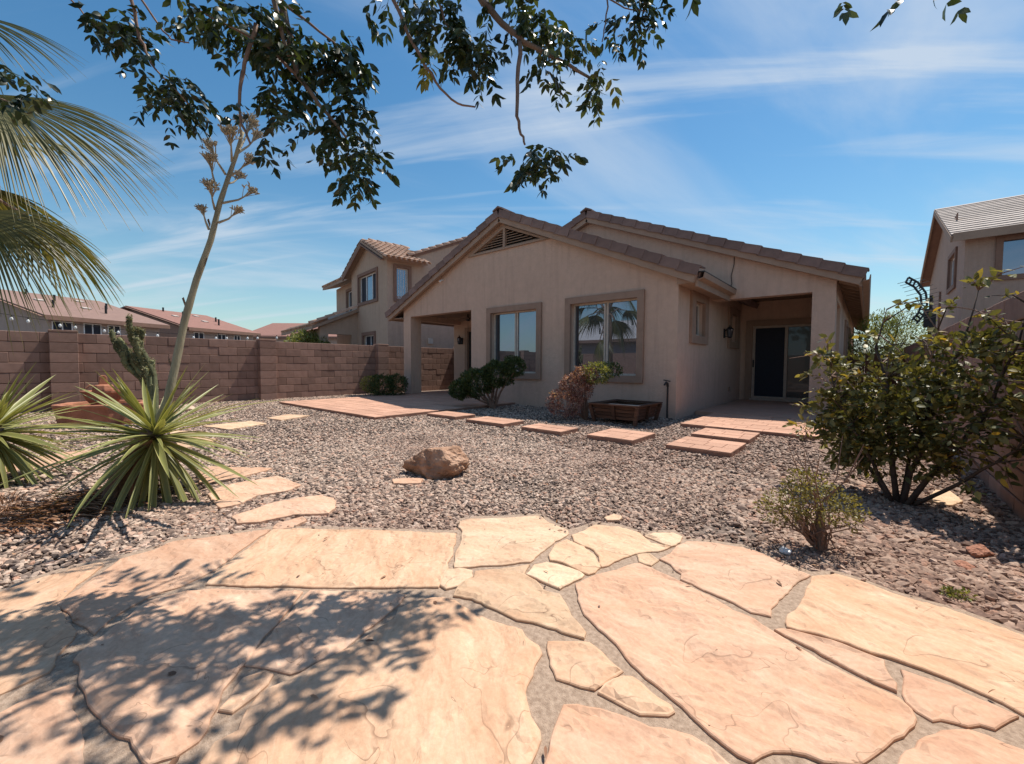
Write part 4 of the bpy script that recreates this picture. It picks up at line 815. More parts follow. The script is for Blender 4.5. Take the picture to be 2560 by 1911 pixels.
def barrel(name, L, r0, r1, n=7, th=.014):
    v = []; f = []
    for j, (x, r) in enumerate(((0, r0), (L, r1))):
        for q in (0, -th):
            for i in range(n+1):
                a = math.pi*i/n; v.append((x, math.cos(a)*(r+q), math.sin(a)*(r+q)))
    m = n+1
    for i in range(n):
        f.append((i, i+1, 2*m+i+1, 2*m+i)); f.append((m+i+1, m+i, 3*m+i, 3*m+i+1)); f.append((2*m+i, 2*m+i+1, 3*m+i+1, 3*m+i))
    return meshdata(name, v, f, M['clay'], True)
bt = barrel('barrel_tile', .40, .085, .105)
k = math.sqrt(1+NS*NS)
for sg, ymax in ((1, 1.6), (-1, .6)):
    t = Vector((sg, 0, -NS))/k; nrm = Vector((sg*NS, 0, 1))/k; yv = nrm.cross(t)
    L = (2.25 if sg > 0 else 2.4)*k; n = int(L/.34)+1
    for c in range(int((ymax+.3)/.215)+1):
        for r in range(n):
            p = Vector((NA, -.22+c*.215, NZ))+t*(r*.34)+nrm*(.11)+Vector((0, 0, 0)); tt = (t+nrm*.05).normalized(); n2 = tt.cross(yv) if tt.cross(yv).z > 0 else yv.cross(tt); y2 = n2.cross(tt)
            piece('barrel_tile', bt, nroof, Matrix(((tt.x, y2.x, n2.x, p.x), (tt.y, y2.y, n2.y, p.y), (tt.z, y2.z, n2.z, p.z), (0, 0, 0, 1))))
cap = barrel('cap_tile', .42, .10, .125)
def caprow(A, B, parent, mesh=None, step=.36):
    A, B = Vector(A), Vector(B); t = (B-A).normalized(); y = Vector((0, 0, 1)).cross(t).normalized(); n2 = t.cross(y)
    for i in range(int((B-A).length/step)+1):
        p = A+t*(i*step); tt = (t+n2*.03).normalized(); n3 = tt.cross(y)
        piece('cap_tile', mesh or cap, parent, Matrix(((tt.x, y.x, n3.x, p.x), (tt.y, y.y, n3.y, p.y), (tt.z, y.z, n3.z, p.z), (0, 0, 0, 1))))
caprow((NA, 1.9, NZ+.13), (NA, .15, NZ+.13), nroof); caprow((.03, 4.2, 6.76), (.03, 1.15, 5.42), nroof); caprow((.03, 4.2, 6.76), (.03, 7.0, 6.02), nroof)
MB().bar((.03, 1.1, 5.36), (.03, 4.2, 6.72), .05, .12).build('fascia', M['trim_n'], nroof)
MB().add([(.1, 1.1, 5.42), (.1, 4.2, 6.80), (.1, 7.2, 6.05), (-7, 7.2, 6.05), (-7, 4.2, 6.80), (-7, 1.1, 5.42)], [(0, 1, 4, 5), (1, 2, 3, 4)]).build('main_roof', M['clay'], nh)
# set-back upper wing on the left
n3 = lambda u, v, w: (u, .6+w, v)
holed('wall', [(-8.04, -.1), (-3.95, -.1), (-3.95, 5.15), (-8.04, 5.0)], [rect(-6.3, -5.0, 3.63, 4.66)], n3, .2, M['stucco_n'], nh)
nwin(n3, -6.3, -5.0, 3.63, 4.66, .12, [-5.6], ('glass', 'glass'))
wr = MB(); wr.prism([(-.55, 4.97), (3.5, 6.2), (3.5, 6.32), (-.55, 5.10)], lambda u, v, w: (w, .6+u, v), -8.6, -3.6); wr = wr.build('wing_roof', M['fascia'], nh)
slope = Vector((0, 4.05, 1.23)).normalized(); nn_ = Vector((0, -slope.z, slope.y))
for c in range(24):
    p = Vector((-8.5+c*.205, .0, 5.10)); x = slope*-1; y = Vector((1, 0, 0)); z = nn_; p = p+slope*.42
    piece('barrel_tile', bt, wr, Matrix(((x.x, y.x, z.x, p.x), (x.y, y.y, z.y, p.y), (x.z, y.z, z.z, p.z), (0, 0, 0, 1))))
# covered patio of that house
pc = MB(); pc.prism([(0.0, 3.30), (-1.95, 2.42), (-1.95, 2.56), (0, 3.44)], lambda u, v, w: (w, u, v), -8.9, -3.1); pc = pc.build('patio_roof', M['fascia'], nh)
slope = Vector((0, 1.95, .88)).normalized(); nn_ = Vector((0, -slope.z, slope.y))
for c in range(28):
    for r in range(2):
        p = Vector((-8.8+c*.205, -1.97, 2.56))+slope*(.42+r*.34); x = -slope; y = Vector((1, 0, 0)); z = nn_
        piece('barrel_tile', bt, pc, Matrix(((x.x, y.x, z.x, p.x), (x.y, y.y, z.y, p.y), (x.z, y.z, z.z, p.z), (0, 0, 0, 1))))
caprow((-3.15, 0, 3.52), (-3.15, -1.95, 2.66), pc)
holed('patio_side', [(-1.6, -.1), (-1.25, -.1), (-1.25, 2.27), (-.25, 2.27), (-.25, -.1), (0, -.1), (0, 3.28), (-1.6, 2.56)], [], lambda u, v, w: (-3.3-w, u, v), .25, M['stucco_n'], nh)
holed('patio_front', [(-8.6, -.1), (-8.2, -.1), (-8.2, 2.2), (-3.9, 2.2), (-3.9, -.1), (-3.552, -.1), (-3.552, 2.5), (-8.6, 2.5)], [], lambda u, v, w: (u, -1.6+w, v), .25, M['stucco_n'], nh)
MB().cbox(.012, .06, 1.75, 1.98, 1.82, 2.05, .01).build('dryer_vent', M['frame'], nh)
MB().cbox(-5.8, -5.65, -1.75, -1.6, 2.30, 2.48, .01).build('porch_light', M['dark'], nh)
MB().box(-8.0, -.2, 6.5, 6.7, -.1, 5).build('wall', M['stucco_n'], nh)

# ---------------------------------------------------------------- low houses far left
def shingle(name, c):
    m, t, b, o = newmat(name); vec = coords(t)
    n = noise(t, coords(t, (2.0, 2.0, 30)), 1.6, 5, .6); n2 = noise(t, vec, 9, 5, .7)
    k = mixc(t, .5, ramp(t, n, [(.35, tuple(x*.72 for x in c)), (.65, tuple(x*1.12 for x in c))]), ramp(t, n2, [(.3, tuple(x*.7 for x in c)), (.7, tuple(x*1.2 for x in c))]))
    t.links.new(k, b.inputs['Base Color']); b.inputs['Roughness'].default_value = .9; bump(t, b, n, .5, .02); return m
M['shingle'] = shingle('shingle_roof', (0.25, 0.155, 0.125)); M['shingle_red'] = shingle('shingle_red', (0.27, 0.135, 0.105)); M['shingle_pale'] = shingle('shingle_pale', (0.52, 0.46, 0.42))
def low_house(label, E0, ang, length, half, ez, rz, roofm, wins, name='low_house', over=.35, wallm='stucco_far'):
    """gable house; E0 = near eave corner, x' runs along the eave, y' into the house"""
    h = thing(name, label, 'house', (E0[0], E0[1], 0), ang, local=True)
    s = (rz-ez)/half
    holed('wall', rect(.3, length-.3, -.1, ez-.05), [rect(a, b, c, d) for a, b, c, d in wins], lambda u, v, w: (u, over+w, v), .2, M[wallm], h)
    for x in (.3, length-.5):
        MB().prism([(over+.202, -.1), (2*half-over, -.1), (2*half-over, ez+.05), (half, rz-.1), (over+.202, ez+.05)], lambda u, v, w: (x+w, u, v), 0, .2).build('gable_wall', M[wallm], h)
    r = MB(); r.prism([(0, ez), (half, rz), (2*half, ez), (2*half, ez+.12), (half, rz+.13), (0, ez+.12)], lambda u, v, w: (w, u, v), 0, length); r = r.build('roof', M[roofm], h)
    MB().box(.02, length-.02, -.03, -.002, ez-.08, ez+.11).build('fascia', M['trim_n'], r)
    MB().bar((-.02, 0, ez+.04), (-.02, half, rz+.06), .03, .2, (1, 0, 0)).build('fascia', M['trim_n'], r)
    for a, b, c, d in wins:
        w = holed('window', rect(a, b, c, d), [rect(a+.04, (a+b)/2-.02, c+.04, d-.04), rect((a+b)/2+.02, b-.04, c+.04, d-.04)], lambda u, v, q: (u, over-.02+q, v), .08, M['frame_w'], h)
        MB().box(a+.03, b-.03, over+.01, over+.02, c+.03, d-.03).build('pane', M['screen'], w)
    for (u, v, hgt) in ((.25, .35, .35), (.45, .7, .3), (.62, .3, .4), (.78, .55, .3), (.35, .9, .25)):
        z = ez+v*(rz-ez); MB().tube([(u*length, v*half, z), (u*length, v*half, z+.13+hgt)], .05, 8).build('vent_pipe', M['dark'], r)
    for (u, v) in ((.3, .62), (.55, .45), (.7, .8)):
        z = ez+v*(rz-ez); MB().obox((u*length, v*half, z+.15), (.16, 0, 0), (0, .14, .14*s), (0, -.03*s, .03)).build('roof_vent', M['frame'], r)
    return h
low_house('long low house with brown shingle roof at far left beyond the wall', (-27.2, .6), math.atan2(4.6, -2.2), 5.2, 5.4, 2.92, 4.42, 'shingle', [(.42, 1.15, 1.85, 2.82), (1.55, 2.25, 1.85, 2.82), (2.5, 3.05, 1.85, 2.82)])
low_house('low house with reddish roof between the agave stalk and the far wall', (-29.9, 6.2), math.atan2(4.5, -2.4), 5.2, 4.6, 2.92, 4.25, 'shingle_red', [(.6, 1.25, 2.0, 2.80), (2.15, 2.75, 2.0, 2.80), (3.35, 3.85, 2.0, 2.80)])
low_house('distant house with pinkish roof seen over the wall left of the tile house', (-43.802, 12.764, 3.616)[:2], math.atan2(.65, .76), 15, 5.5, 3.3, 5.0, 'shingle_red', [])
low_house('pale roofed house behind the back wall, seen only reflected in the right window', (-8.2, -8.5), math.pi, 9.5, 4.2, 2.5, 4.1, 'shingle_pale', [])
# tree top and patio umbrella behind the left wall
# string lights hung behind the wall
sl = thing('string_lights', 'string of white patio bulbs strung above the left wall', 'string lights', (-13.2, 0, 0))
A = Vector((-15.689, -0.693, 2.19)); B = Vector((-14.385, 5.537, 1.905))
pts = [A.lerp(B, i/24)-Vector((0, 0, .22*math.sin(math.pi*i/24))) for i in range(25)]
MB().tube(pts, .006, 5).build('wire', M['dark'], sl)
for i in range(2, 24, 1):
    if i % 3 == 1: continue
    p = pts[i]; MB().tube([p, p-Vector((0, 0, .05))], .012, 6).build('socket', M['dark'], sl); MB().lathe([(.012, 0), (.03, -.03), (.032, -.06), (.012, -.09)], p-Vector((0, 0, .045)), 8).build('bulb', M['bulb'], sl)
pole = MB().tube([(-12.9, 3.302, 1.637), (-12.9, 3.305, 1.772)], .012, 6).build('light_pole', M['dark'], sl)

# ---------------------------------------------------------------- neighbour house on the right
rh = thing('neighbour_house', 'two storey brown stucco house with pale tile roof at the right edge', 'house', (2.3, 20.1, 0))
RG = (20.1, 25.2, 30.3, 5.25, 7.5)
holed('wall', rect(2.3, 12, -.1, 5.2), [rect(3.12, 5.3, 3.87, 4.95)], lambda u, v, w: (u, 20.1+w, v), .2, M['stucco_r'], rh)
holed('wall', [(20.302, -.1), (30.3, -.1), (30.3, 5.25), (25.2, 7.45), (20.302, 5.25)], [rect(21.75, 23.35, 3.95, 5.1)], lambda u, v, w: (2.3+w, u, v), .2, M['stucco_r'], rh)
holed('window_trim', rect(2.97, 5.45, 3.72, 5.1), [rect(3.123, 5.297, 3.873, 4.947)], lambda u, v, w: (u, 20.04+w, v), .07, M['trim_n'], rh)
MB().box(3.1, 5.32, 20.16, 20.17, 3.85, 4.97).build('window', M['glass'], rh)
w = holed('window', rect(21.75, 23.35, 3.95, 5.1), [rect(21.82, 22.5, 4.02, 5.03), rect(22.56, 23.28, 4.02, 5.03)], lambda u, v, w: (2.36+w, u, v), .05, M['frame_w'], rh); MB().box(2.39, 2.4, 21.8, 23.3, 4, 5.05).build('pane', M['screen'], w)
holed('window_trim', rect(21.6, 23.5, 3.8, 5.25), [rect(21.753, 23.347, 3.953, 5.097)], lambda u, v, w: (2.24+w, u, v), .07, M['trim_n'], w)
rr = MB(); rr.prism([(19.75, 5.13), (25.2, 7.48), (30.7, 5.13), (30.7, 5.25), (25.2, 7.60), (19.75, 5.25)], lambda u, v, w: (w, u, v), 1.98, 12.5); rr = rr.build('roof', M['trim_n'], rh)
sl_ = Vector((0, 5.45, 2.35)); L = sl_.length; sl_.normalize(); nm = Vector((0, -sl_.z, sl_.y))
for i in range(16):
    c = Vector((7.2, 19.75, 5.25))+sl_*(.19+i*L/16)+nm*.03
    q = (sl_+nm*-.09).normalized(); MB().obox(c, (5.26, 0, 0), q*(L/32+.03), Vector((0, -q.z, q.y))*.016).build('tile_course', M['pale_tile'], rr)
MB().bar((1.98, 19.72, 5.19), (12.4, 19.72, 5.19), .05, .26).build('fascia', M['fascia'], rr); MB().bar((1.95, 19.75, 5.14), (1.95, 25.2, 7.49), .05, .2).build('fascia', M['fascia'], rr); MB().bar((1.95, 25.2, 7.49), (1.95, 30.7, 5.14), .05, .2).build('fascia', M['fascia'], rr)
MB().box(5.0, 5.4, 22.3, 22.7, 6.5, 6.9).build('roof_vent', M['trim_n'], rr)
MB().box(2.24, 2.299, 25.6, 25.8, .3, 4.2).build('downpipe', M['trim_n'], rh)
for i in range(2): MB().box(2.27, 2.298, 21.9+i*.5, 22.2+i*.5, 6.0, 6.5-.1*i*0).build('gable_slot', M['trim_n'], rh)
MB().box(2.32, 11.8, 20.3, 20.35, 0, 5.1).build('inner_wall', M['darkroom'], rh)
# patio cover of that neighbour just over the wall
nc = thing('patio_cover', 'dark neighbouring patio cover with pale edge just over the right wall', 'patio cover', (1.6, 9.5, 0))
MB().prism([(1.15, 1.66), (3.6, 1.92), (3.6, 1.95), (1.15, 1.69)], lambda u, v, w: (u, w, v), 6.2, 14.5).build('roof_panel', M['cover'], nc); MB().bar((1.12, 6.2, 1.69), (1.12, 14.5, 1.69), .018, .025).build('edge_trim', M['steel'], nc)
for y in (6.4, 14.2): MB().box(1.2, 1.3, y, y+.1, 0, 1.65).build('post', M['dark'], nc)

# television aerial
an = thing('tv_aerial', 'crescent shaped dark tv aerial with thin rods over the right side yard', 'aerial', (1.1, 14.2, 0))
ac = Vector((1.26, 15.466, 1.747)); bow = [Vector(q) for q in [(0.684, 14.397, 3.159), (0.855, 14.536, 3.04), (0.999, 14.646, 2.811), (1.03, 14.658, 2.562), (0.977, 14.599, 2.311), (0.855, 14.482, 2.111)]]
dm = []
for i in range(len(bow)-1):
    for k in range(5): dm.append(bow[i].lerp(bow[i+1], k/5))
dm.append(bow[-1]); rt_ = Vector((0.76, 0.65, 0))
b = MB()
for off in (-.07, .07):
    v = []; f = []
    for i, p in enumerate(dm):
        d = (dm[min(i+1, len(dm)-1)]-dm[max(i-1, 0)]).normalized(); s = d.cross(Vector((-.65, .76, 0))).normalized()
        v += [p+s*(off-.022)+Vector((-.65, .76, 0))*.01, p+s*(off+.022)+Vector((-.65, .76, 0))*.01, p+s*(off+.022)-Vector((-.65, .76, 0))*.01, p+s*(off-.022)-Vector((-.65, .76, 0))*.01]
    for i in range(len(dm)-1):
        for k in range(4): f.append((i*4+k, i*4+(k+1) % 4, (i+1)*4+(k+1) % 4, (i+1)*4+k))
    b.add(v, f)
for i in range(0, len(dm), 2):
    d = (dm[min(i+1, len(dm)-1)]-dm[max(i-1, 0)]).normalized(); s = d.cross(Vector((-.65, .76, 0))).normalized(); b.bar(dm[i]-s*.07, dm[i]+s*.07, .05, .016)
b.build('reflector', M['dark'], an)
for i in range(1, len(dm), 2):
    p = dm[i]; L = .27+.012*i; tilt = Vector((0, 0, .26)); MB().tube([p-(rt_+tilt)*L, p+(rt_+tilt)*L], .006, 5).build('rod', M['dark'], an)
m0 = dm[len(dm)//2+2]; mp_ = Vector((1.177, 15.057, 2.745))
MB().bar(m0-rt_*.5, mp_, .03).build('boom', M['dark'], an); MB().tube([mp_+Vector((0, 0, .06)), (mp_.x, mp_.y, 0)], .035, 8).build('mast', M['dark'], an)
MB().box(mp_.x-.12, mp_.x+.10, mp_.y-.08, mp_.y+.08, mp_.z-.75, mp_.z-.28).build('amplifier_box', M['dark'], an)

# ---------------------------------------------------------------- garden objects
# fountain
FC = Vector((-9.45, .82, 0)); ft = thing('garden_fountain', 'terracotta tiered garden fountain with octagonal basin by the left wall', 'fountain', FC)
o8 = lambda a: 1/math.cos((a % (math.pi/4))-math.pi/8)*math.cos(math.pi/8)
b = MB(); b.lathe([(.50, -.02), (.53, .06), (.56, .28), (.58, .30), (.585, .335), (.57, .345), (.49, .345), (.475, .30), (.46, .12), (.05, .11)], FC, 8); b.build('basin', M['terracotta'], ft, bevel=.01)
MB().lathe([(.16, .10), (.15, .16), (.10, .20), (.095, .26), (.13, .29)], FC, 8).build('pedestal', M['terracotta'], ft)
lob = lambda a: 1+.05*abs(math.cos(4*a))
MB().lathe([(.10, .28), (.13, .30), (.20, .40), (.235, .50), (.26, .515), (.262, .54), (.24, .54), (.21, .49), (.05, .46)], FC, 32, lob).build('bowl', M['terracotta'], ft, smooth=False)
MB().lathe([(.13, .46), (.135, .56), (.12, .62), (.10, .635), (.05, .64)], FC, 8).build('upper_tier', M['terracotta'], ft, bevel=.008)
b = MB(); b.prism([(-.055, .63), (.055, .63), (.045, .76), (.02, .79), (-.02, .79), (-.045, .76)], lambda u, v, w: (FC.x-.02+w, FC.y+u, v), -.04, .05); b.build('spout', M['terracotta'], ft, bevel=.008)
MB().tube([FC+Vector((0, -.06, .60)), FC+Vector((0, -.16, .63)), FC+Vector((0, -.20, .58))], .014, 6).build('spout_lip', M['terracotta'], ft)
# rocks
def rock(name, label, c, size, seed, mat, cuts=7, sub=4, rough=.16, group=None, rot=0):
    bm = bmesh.new(); bmesh.ops.create_icosphere(bm, subdivisions=sub, radius=1.0); r = random.Random(seed)
    planes = [(Vector((r.uniform(-1, 1), r.uniform(-1, 1), r.uniform(-.3, 1))).normalized(), r.uniform(.55, .85)) for _ in range(cuts)]
    for v in bm.verts:
        p = v.co.copy()
        for n, d in planes:
            e = p.dot(n)-d
            if e > 0: p -= n*e*.92
        q = p*1.7+Vector((seed*3.1, seed*1.3, seed)); p *= 1+rough*mnoise.fractal(q, 1.0, 2.1, 5)+.03*mnoise.noise(p*9)
        v.co = Vector((p.x*size[0], p.y*size[1], p.z*size[2]))
    me = bpy.data.meshes.new(name); bm.to_mesh(me); bm.free(); me.materials.append(mat)
    o = link(name, me); o.location = c; o.rotation_euler = (0, 0, rot)
    return tag(o, label, 'rock' if 'boulder' not in name else 'boulder', group)
M['boulder'] = surf('boulder_stone', [(0.20, 0.105, 0.06), (0.40, 0.235, 0.15), (0.56, 0.37, 0.26)], 7, 40, .9, .02, detail=9)
M['rock_pale'] = surf('pale_rock', [(0.42, 0.29, 0.22), (0.66, 0.52, 0.40)], 8, 40, .9, .02, detail=8)
M['rock_red'] = surf('red_rock', [(0.30, 0.13, 0.08), (0.50, 0.25, 0.17)], 8, 40, .9, .02, detail=8)
rock('boulder', 'rough brown boulder standing alone on the gravel', (-2.97, 2.42, .10), (.30, .25, .185), 11, M['boulder'], 9, 5, .20, rot=.7)
for i, (p, s, m, l) in enumerate([((-10.45, 1.75, .04), (.30, .2, .14), 'rock_pale', 'pale flat rock right of the fountain, half behind the agave'), ((-9.9, 1.62, .05), (.26, .2, .13), 'rock_red', 'reddish rock at the right foot of the fountain basin'), ((-10.7, 2.15, .03), (.22, .16, .10), 'rock_pale', 'small pale rock by the foot of the left wall'),
        ((-9.5, 1.55, .03), (.16, .12, .07), 'rock_pale', 'small pale stone in front of the fountain rocks'), ((.48, 3.28, .01), (.08, .05, .045), 'rock_red', 'red rock in the gravel near the right edge'), ((.40, 3.02, .005), (.045, .05, .028), 'rock_red', 'small red rock below the other red rock at right'),
        ((-.30, 2.61, .02), (.035, .026, .02), 'white', 'small white pebble on the gravel below the little bush')]):
    rock('rock', l, p, s, 20+i*3, M[m], 6, 4 if i < 6 else 2, .2, 'loose garden rocks', rot=i)
# planter
X0, X1, Y0, Y1 = -3.66, -2.84, 6.45, 7.40
pl = thing('planter_box', 'weathered dark wooden planter box against the front wall', 'planter', ((X0+X1)/2, (Y0+Y1)/2, 0))
H = .31; z0 = .07; tp = .05
def pt(u, v, z):   # u,v in 0..1 across the box, tapered to the foot
    k = tp*(1-(z-z0)/(H-z0)); return Vector((X0+k+(X1-X0-2*k)*u, Y0+k+(Y1-Y0-2*k)*v, z))
for i in range(4):
    za = z0+(H-z0)*i/4+.004; zb = z0+(H-z0)*(i+1)/4-.004
    for (p, q, n) in (((0, 0), (1, 0), Vector((0, 1, 0))), ((1, 0), (1, 1), Vector((-1, 0, 0))), ((1, 1), (0, 1), Vector((0, -1, 0))), ((0, 1), (0, 0), Vector((1, 0, 0)))):
        a_, b_, c_, d_ = pt(*p, za), pt(*q, za), pt(*q, zb), pt(*p, zb); MB().add([a_, b_, c_, d_, a_+n*.025, b_+n*.025, c_+n*.025, d_+n*.025], [(0,1,2,3), (7,6,5,4), (0,4,5,1), (1,5,6,2), (2,6,7,3), (3,7,4,0)]).build('plank', M['wood'], pl)
for (u, v) in ((0, 0), (.5, 0), (1, 0), (1, .5), (1, 1), (0, 1)):
    d = Vector((0 if u == .5 else (u-.5)*.05, 0 if v == .5 else (v-.5)*.05, 0))
    if u == .5: d = Vector((0, -.02, 0))
    if v == .5: d = Vector((.02, 0, 0))
    MB().bar(pt(u, v, .0 if u != .5 and v != .5 else z0)+d, pt(u, v, H)+d, .06, .04, (0, 1, 0)).build('stave', M['wood'], pl)
for (p, q) in (((0, 0), (1, 0)), ((1, 0), (1, 1)), ((1, 1), (0, 1)), ((0, 1), (0, 0))):
    a_, b_ = pt(*p, H+.014), pt(*q, H+.014); e = (b_-a_).normalized()*.05; MB().bar(a_-e, b_+e*.2, .11, .022).build('rim_board', M['wood'], pl)
MB().box(X0+.1, X1-.1, Y0+.1, Y1-.1, z0, .26).build('soil', M['thatch'], pl)
a_, b_ = pt(.42, 0, H+.029), pt(1, 0, H+.029); MB().bar(a_, b_+Vector((.05, 0, 0)), .085, .006).build('pale_rim', M['rock_pale'], pl)  # narrow pale strip along part of the front rim

# ---------------------------------------------------------------- plants
LV = np.array([(0, 0, 0), (.30, .42, .03), (.30, -.42, .03), (.32, 0, .0), (.68, .36, -.02), (.68, -.36, -.02), (.68, 0, -.05), (1, 0, -.16)], float)
LF = [(0, 3, 1), (0, 2, 3), (1, 3, 6, 4), (3, 2, 5, 6), (4, 6, 7), (6, 5, 7)]
def leaf_variants(name, mat, tints):
    out = []
    for t in tints:
        me = meshdata(name, [(x, y, z) for x, y, z in LV], LF, mat); a = me.attributes.new('tint', 'FLOAT', 'POINT'); a.data.foreach_set('value', [t]*len(LV)); out.append(me)
    return out
def unit(a): return a/np.maximum(np.linalg.norm(a, axis=1, keepdims=True), 1e-9)
def foliage(parent, P, D, Nn, Ls, Ws, T, mat, objs=0, name='leaf', bulk='foliage'):
    """leaves: the ones that show largest as pieces of their own, the rest as one mass"""
    P = np.asarray(P, float); D = unit(np.asarray(D, float)); Nn = np.asarray(Nn, float); Nn = unit(Nn-(Nn*D).sum(1, keepdims=True)*D); S = np.cross(Nn, D)
    Ls = np.asarray(Ls, float); Ws = np.asarray(Ws, float); T = np.asarray(T, float)
    rel = P-np.array(CAM); dep = rel @ np.array((-.649, .760, -.044)); order = np.argsort(-Ls/np.linalg.norm(rel, axis=1)*(np.where((dep > .3) & (np.abs(rel @ np.array((.760, .649, 0))) < dep*1.25) & (rel[:, 2] < dep*.95), 1.0, .02))); first = order[:objs]; rest = order[objs:]
    if len(first):
        var = leaf_variants(name, mat, [.0, .2, .4, .6, .8, 1.0])
        for i in first:
            M4 = Matrix(((D[i][0]*Ls[i], S[i][0]*Ws[i], Nn[i][0]*Ls[i], P[i][0]), (D[i][1]*Ls[i], S[i][1]*Ws[i], Nn[i][1]*Ls[i], P[i][1]), (D[i][2]*Ls[i], S[i][2]*Ws[i], Nn[i][2]*Ls[i], P[i][2]), (0, 0, 0, 1)))
            piece(name, var[min(5, int(T[i]*6))], parent, M4)
    if len(rest):
        o_ = np.array(ori(parent)); n = len(rest); k = len(LV)
        V = (P[rest]-o_)[:, None, :]+D[rest][:, None, :]*(LV[None, :, 0:1]*Ls[rest][:, None, None])+S[rest][:, None, :]*(LV[None, :, 1:2]*Ws[rest][:, None, None])+Nn[rest][:, None, :]*(LV[None, :, 2:3]*Ls[rest][:, None, None])
        me = bpy.data.meshes.new(bulk); base = (np.arange(n)*k)
        lt = []; ls = []; 
        idx = np.concatenate([np.array(f) for f in LF]); cnt = [len(f) for f in LF]
        allidx = (base[:, None]+idx[None, :]).ravel(); tot = np.tile(cnt, n); start = np.concatenate([[0], np.cumsum(tot)[:-1]])
        me.vertices.add(n*k); me.vertices.foreach_set('co', V.reshape(-1).astype(np.float32))
        me.loops.add(len(allidx)); me.loops.foreach_set('vertex_index', allidx.astype(np.int32))
        me.polygons.add(len(tot)); me.polygons.foreach_set('loop_start', start.astype(np.int32)); me.polygons.foreach_set('loop_total', tot.astype(np.int32))
        me.update(calc_edges=True); me.validate()
        a = me.attributes.new('tint', 'FLOAT', 'POINT'); a.data.foreach_set('value', np.repeat(T[rest], k).astype(np.float32)); me.materials.append(mat)
        tag(link(bulk, me, parent), kind='stuff')
def blob_leaves(blobs, n, size, aspect=.5, shell=.55, up=.3, clump=3.0, seed=0, keep=-.15):
    """points through ellipsoids, thicker near the skin and in clumps"""
    r = np.random.default_rng(seed); P = []; D = []
    vol = np.array([b[1][0]*b[1][1]*b[1][2] for b in blobs])**.67; w = vol/vol.sum()
    for (c, rad), k in zip(blobs, w):
        m = int(n*k*2.2); q = unit(r.normal(size=(m, 3))); rr = shell+(1-shell)*r.random(m)**.6; rr *= 1+.22*np.array([mnoise.noise(Vector(x)*2.3+Vector((seed, 0, c[0]))) for x in q])
        p = q*rr[:, None]*np.array(rad)+np.array(c); dn = np.array([mnoise.noise(Vector(x)*clump/max(rad)+Vector((seed, 3, 1))) for x in p])
        kk = dn > keep; P.append(p[kk]); D.append(q[kk]*np.array([1/rad[0], 1/rad[1], 1/rad[2]])*min(rad))
    P = np.concatenate(P); D = np.concatenate(D)
    s = r.permutation(len(P))[:n]; P, D = P[s], D[s]
    D = unit(D)+r.normal(size=D.shape)*.7+np.array((0, 0, up)); Nn = r.normal(size=D.shape)+np.array((0, 0, .9))
    L = size*r.uniform(.6, 1.3, len(P)); return P, D, Nn, L, L*aspect
def stems(parent, base, tips, r0, mat, name='branch', wob=.04, seg=6):
    base = Vector(base)
    for i, t in enumerate(tips):
        t = Vector(t); pts = []
        for k in range(seg+1):
            f = k/seg; p = base.lerp(t, f)+Vector((random.uniform(-wob, wob), random.uniform(-wob, wob), random.uniform(-wob, wob)*.5+.12*math.sin(math.pi*f)*(t-base).length))*(1 if 0 < k else 0)
            pts.append(p)
        MB().tube(pts, [r0*(1-.85*k/seg) for k in range(seg+1)], 6).build(name, mat, parent)
def shrub(name, label, cat, base, blobs, n, size, mat, objs=0, twigs=8, r0=.018, keep=-.15, aspect=.5, shell=.55, twigmat='twig', seed=1, extra=None, up=.3):
    t = thing(name, label, cat, base); allc = [b[0] for b in blobs]
    tips = []
    for i in range(twigs):
        c, rd = random.choice(blobs); q = Vector((random.gauss(0, 1), random.gauss(0, 1), random.gauss(0, 1))).normalized(); tips.append(Vector(c)+Vector((q.x*rd[0], q.y*rd[1], q.z*rd[2]))*.8)
    stems(t, base, tips, r0, M[twigmat])
    P, D, Nn, L, W = blob_leaves(blobs, n, size, aspect, shell, up, seed=seed, keep=keep); T = np.random.default_rng(seed+5).random(len(P))
    foliage(t, P, D, Nn, L, W, T*.99, M[mat], objs)
    if extra:
        for (bl, n2, sz, m2) in extra:
            P, D, Nn, L, W = blob_leaves(bl, n2, sz, aspect, shell, up, seed=seed+9, keep=keep); foliage(t, P, D, Nn, L, W, np.random.default_rng(seed+6).random(len(P))*.99, M[m2], 0, bulk='new_growth')
    return t
# shrubs by the house
shrub('round_shrub', 'round brown and yellow shrub at the foot of the left wall by the brick patio', 'shrub', (-11.15, 6.85, 0), [((-11.05, 6.95, .34), (.42, .40, .34)), ((-10.75, 7.25, .36), (.33, .33, .33))], 6500, .045, 'hedge', seed=3,
      extra=[([((-11.32, 6.72, .36), (.30, .30, .26))], 1500, .045, 'yellowgreen')])
shrub('green_shrub', 'dense dark green leaning shrub below the left front window', 'shrub', (-6.35, 6.85, 0), [((-6.65, 6.55, .58), (.42, .38, .34)), ((-6.20, 6.75, .78), (.40, .34, .30)), ((-5.85, 6.85, .95), (.28, .28, .22)), ((-6.95, 6.35, .42), (.25, .25, .22))], 17000, .045, 'hedge', seed=5, r0=.03, twigs=10)
shrub('red_shrub', 'rusty red leaved shrub beside the wooden planter', 'shrub', (-3.86, 6.60, 0), [((-4.12, 6.30, .33), (.34, .32, .28)), ((-3.98, 6.45, .60), (.32, .30, .28)), ((-3.85, 6.5, .80), (.24, .24, .20))], 9000, .034, 'boug', keep=0.0, seed=7, r0=.03, twigs=8,
      extra=[([((-3.62, 6.55, .86), (.26, .26, .20))], 1500, .038, 'yellowgreen'), ([((-3.62, 7.05, .90), (.22, .20, .15))], 600, .045, 'hedge')])
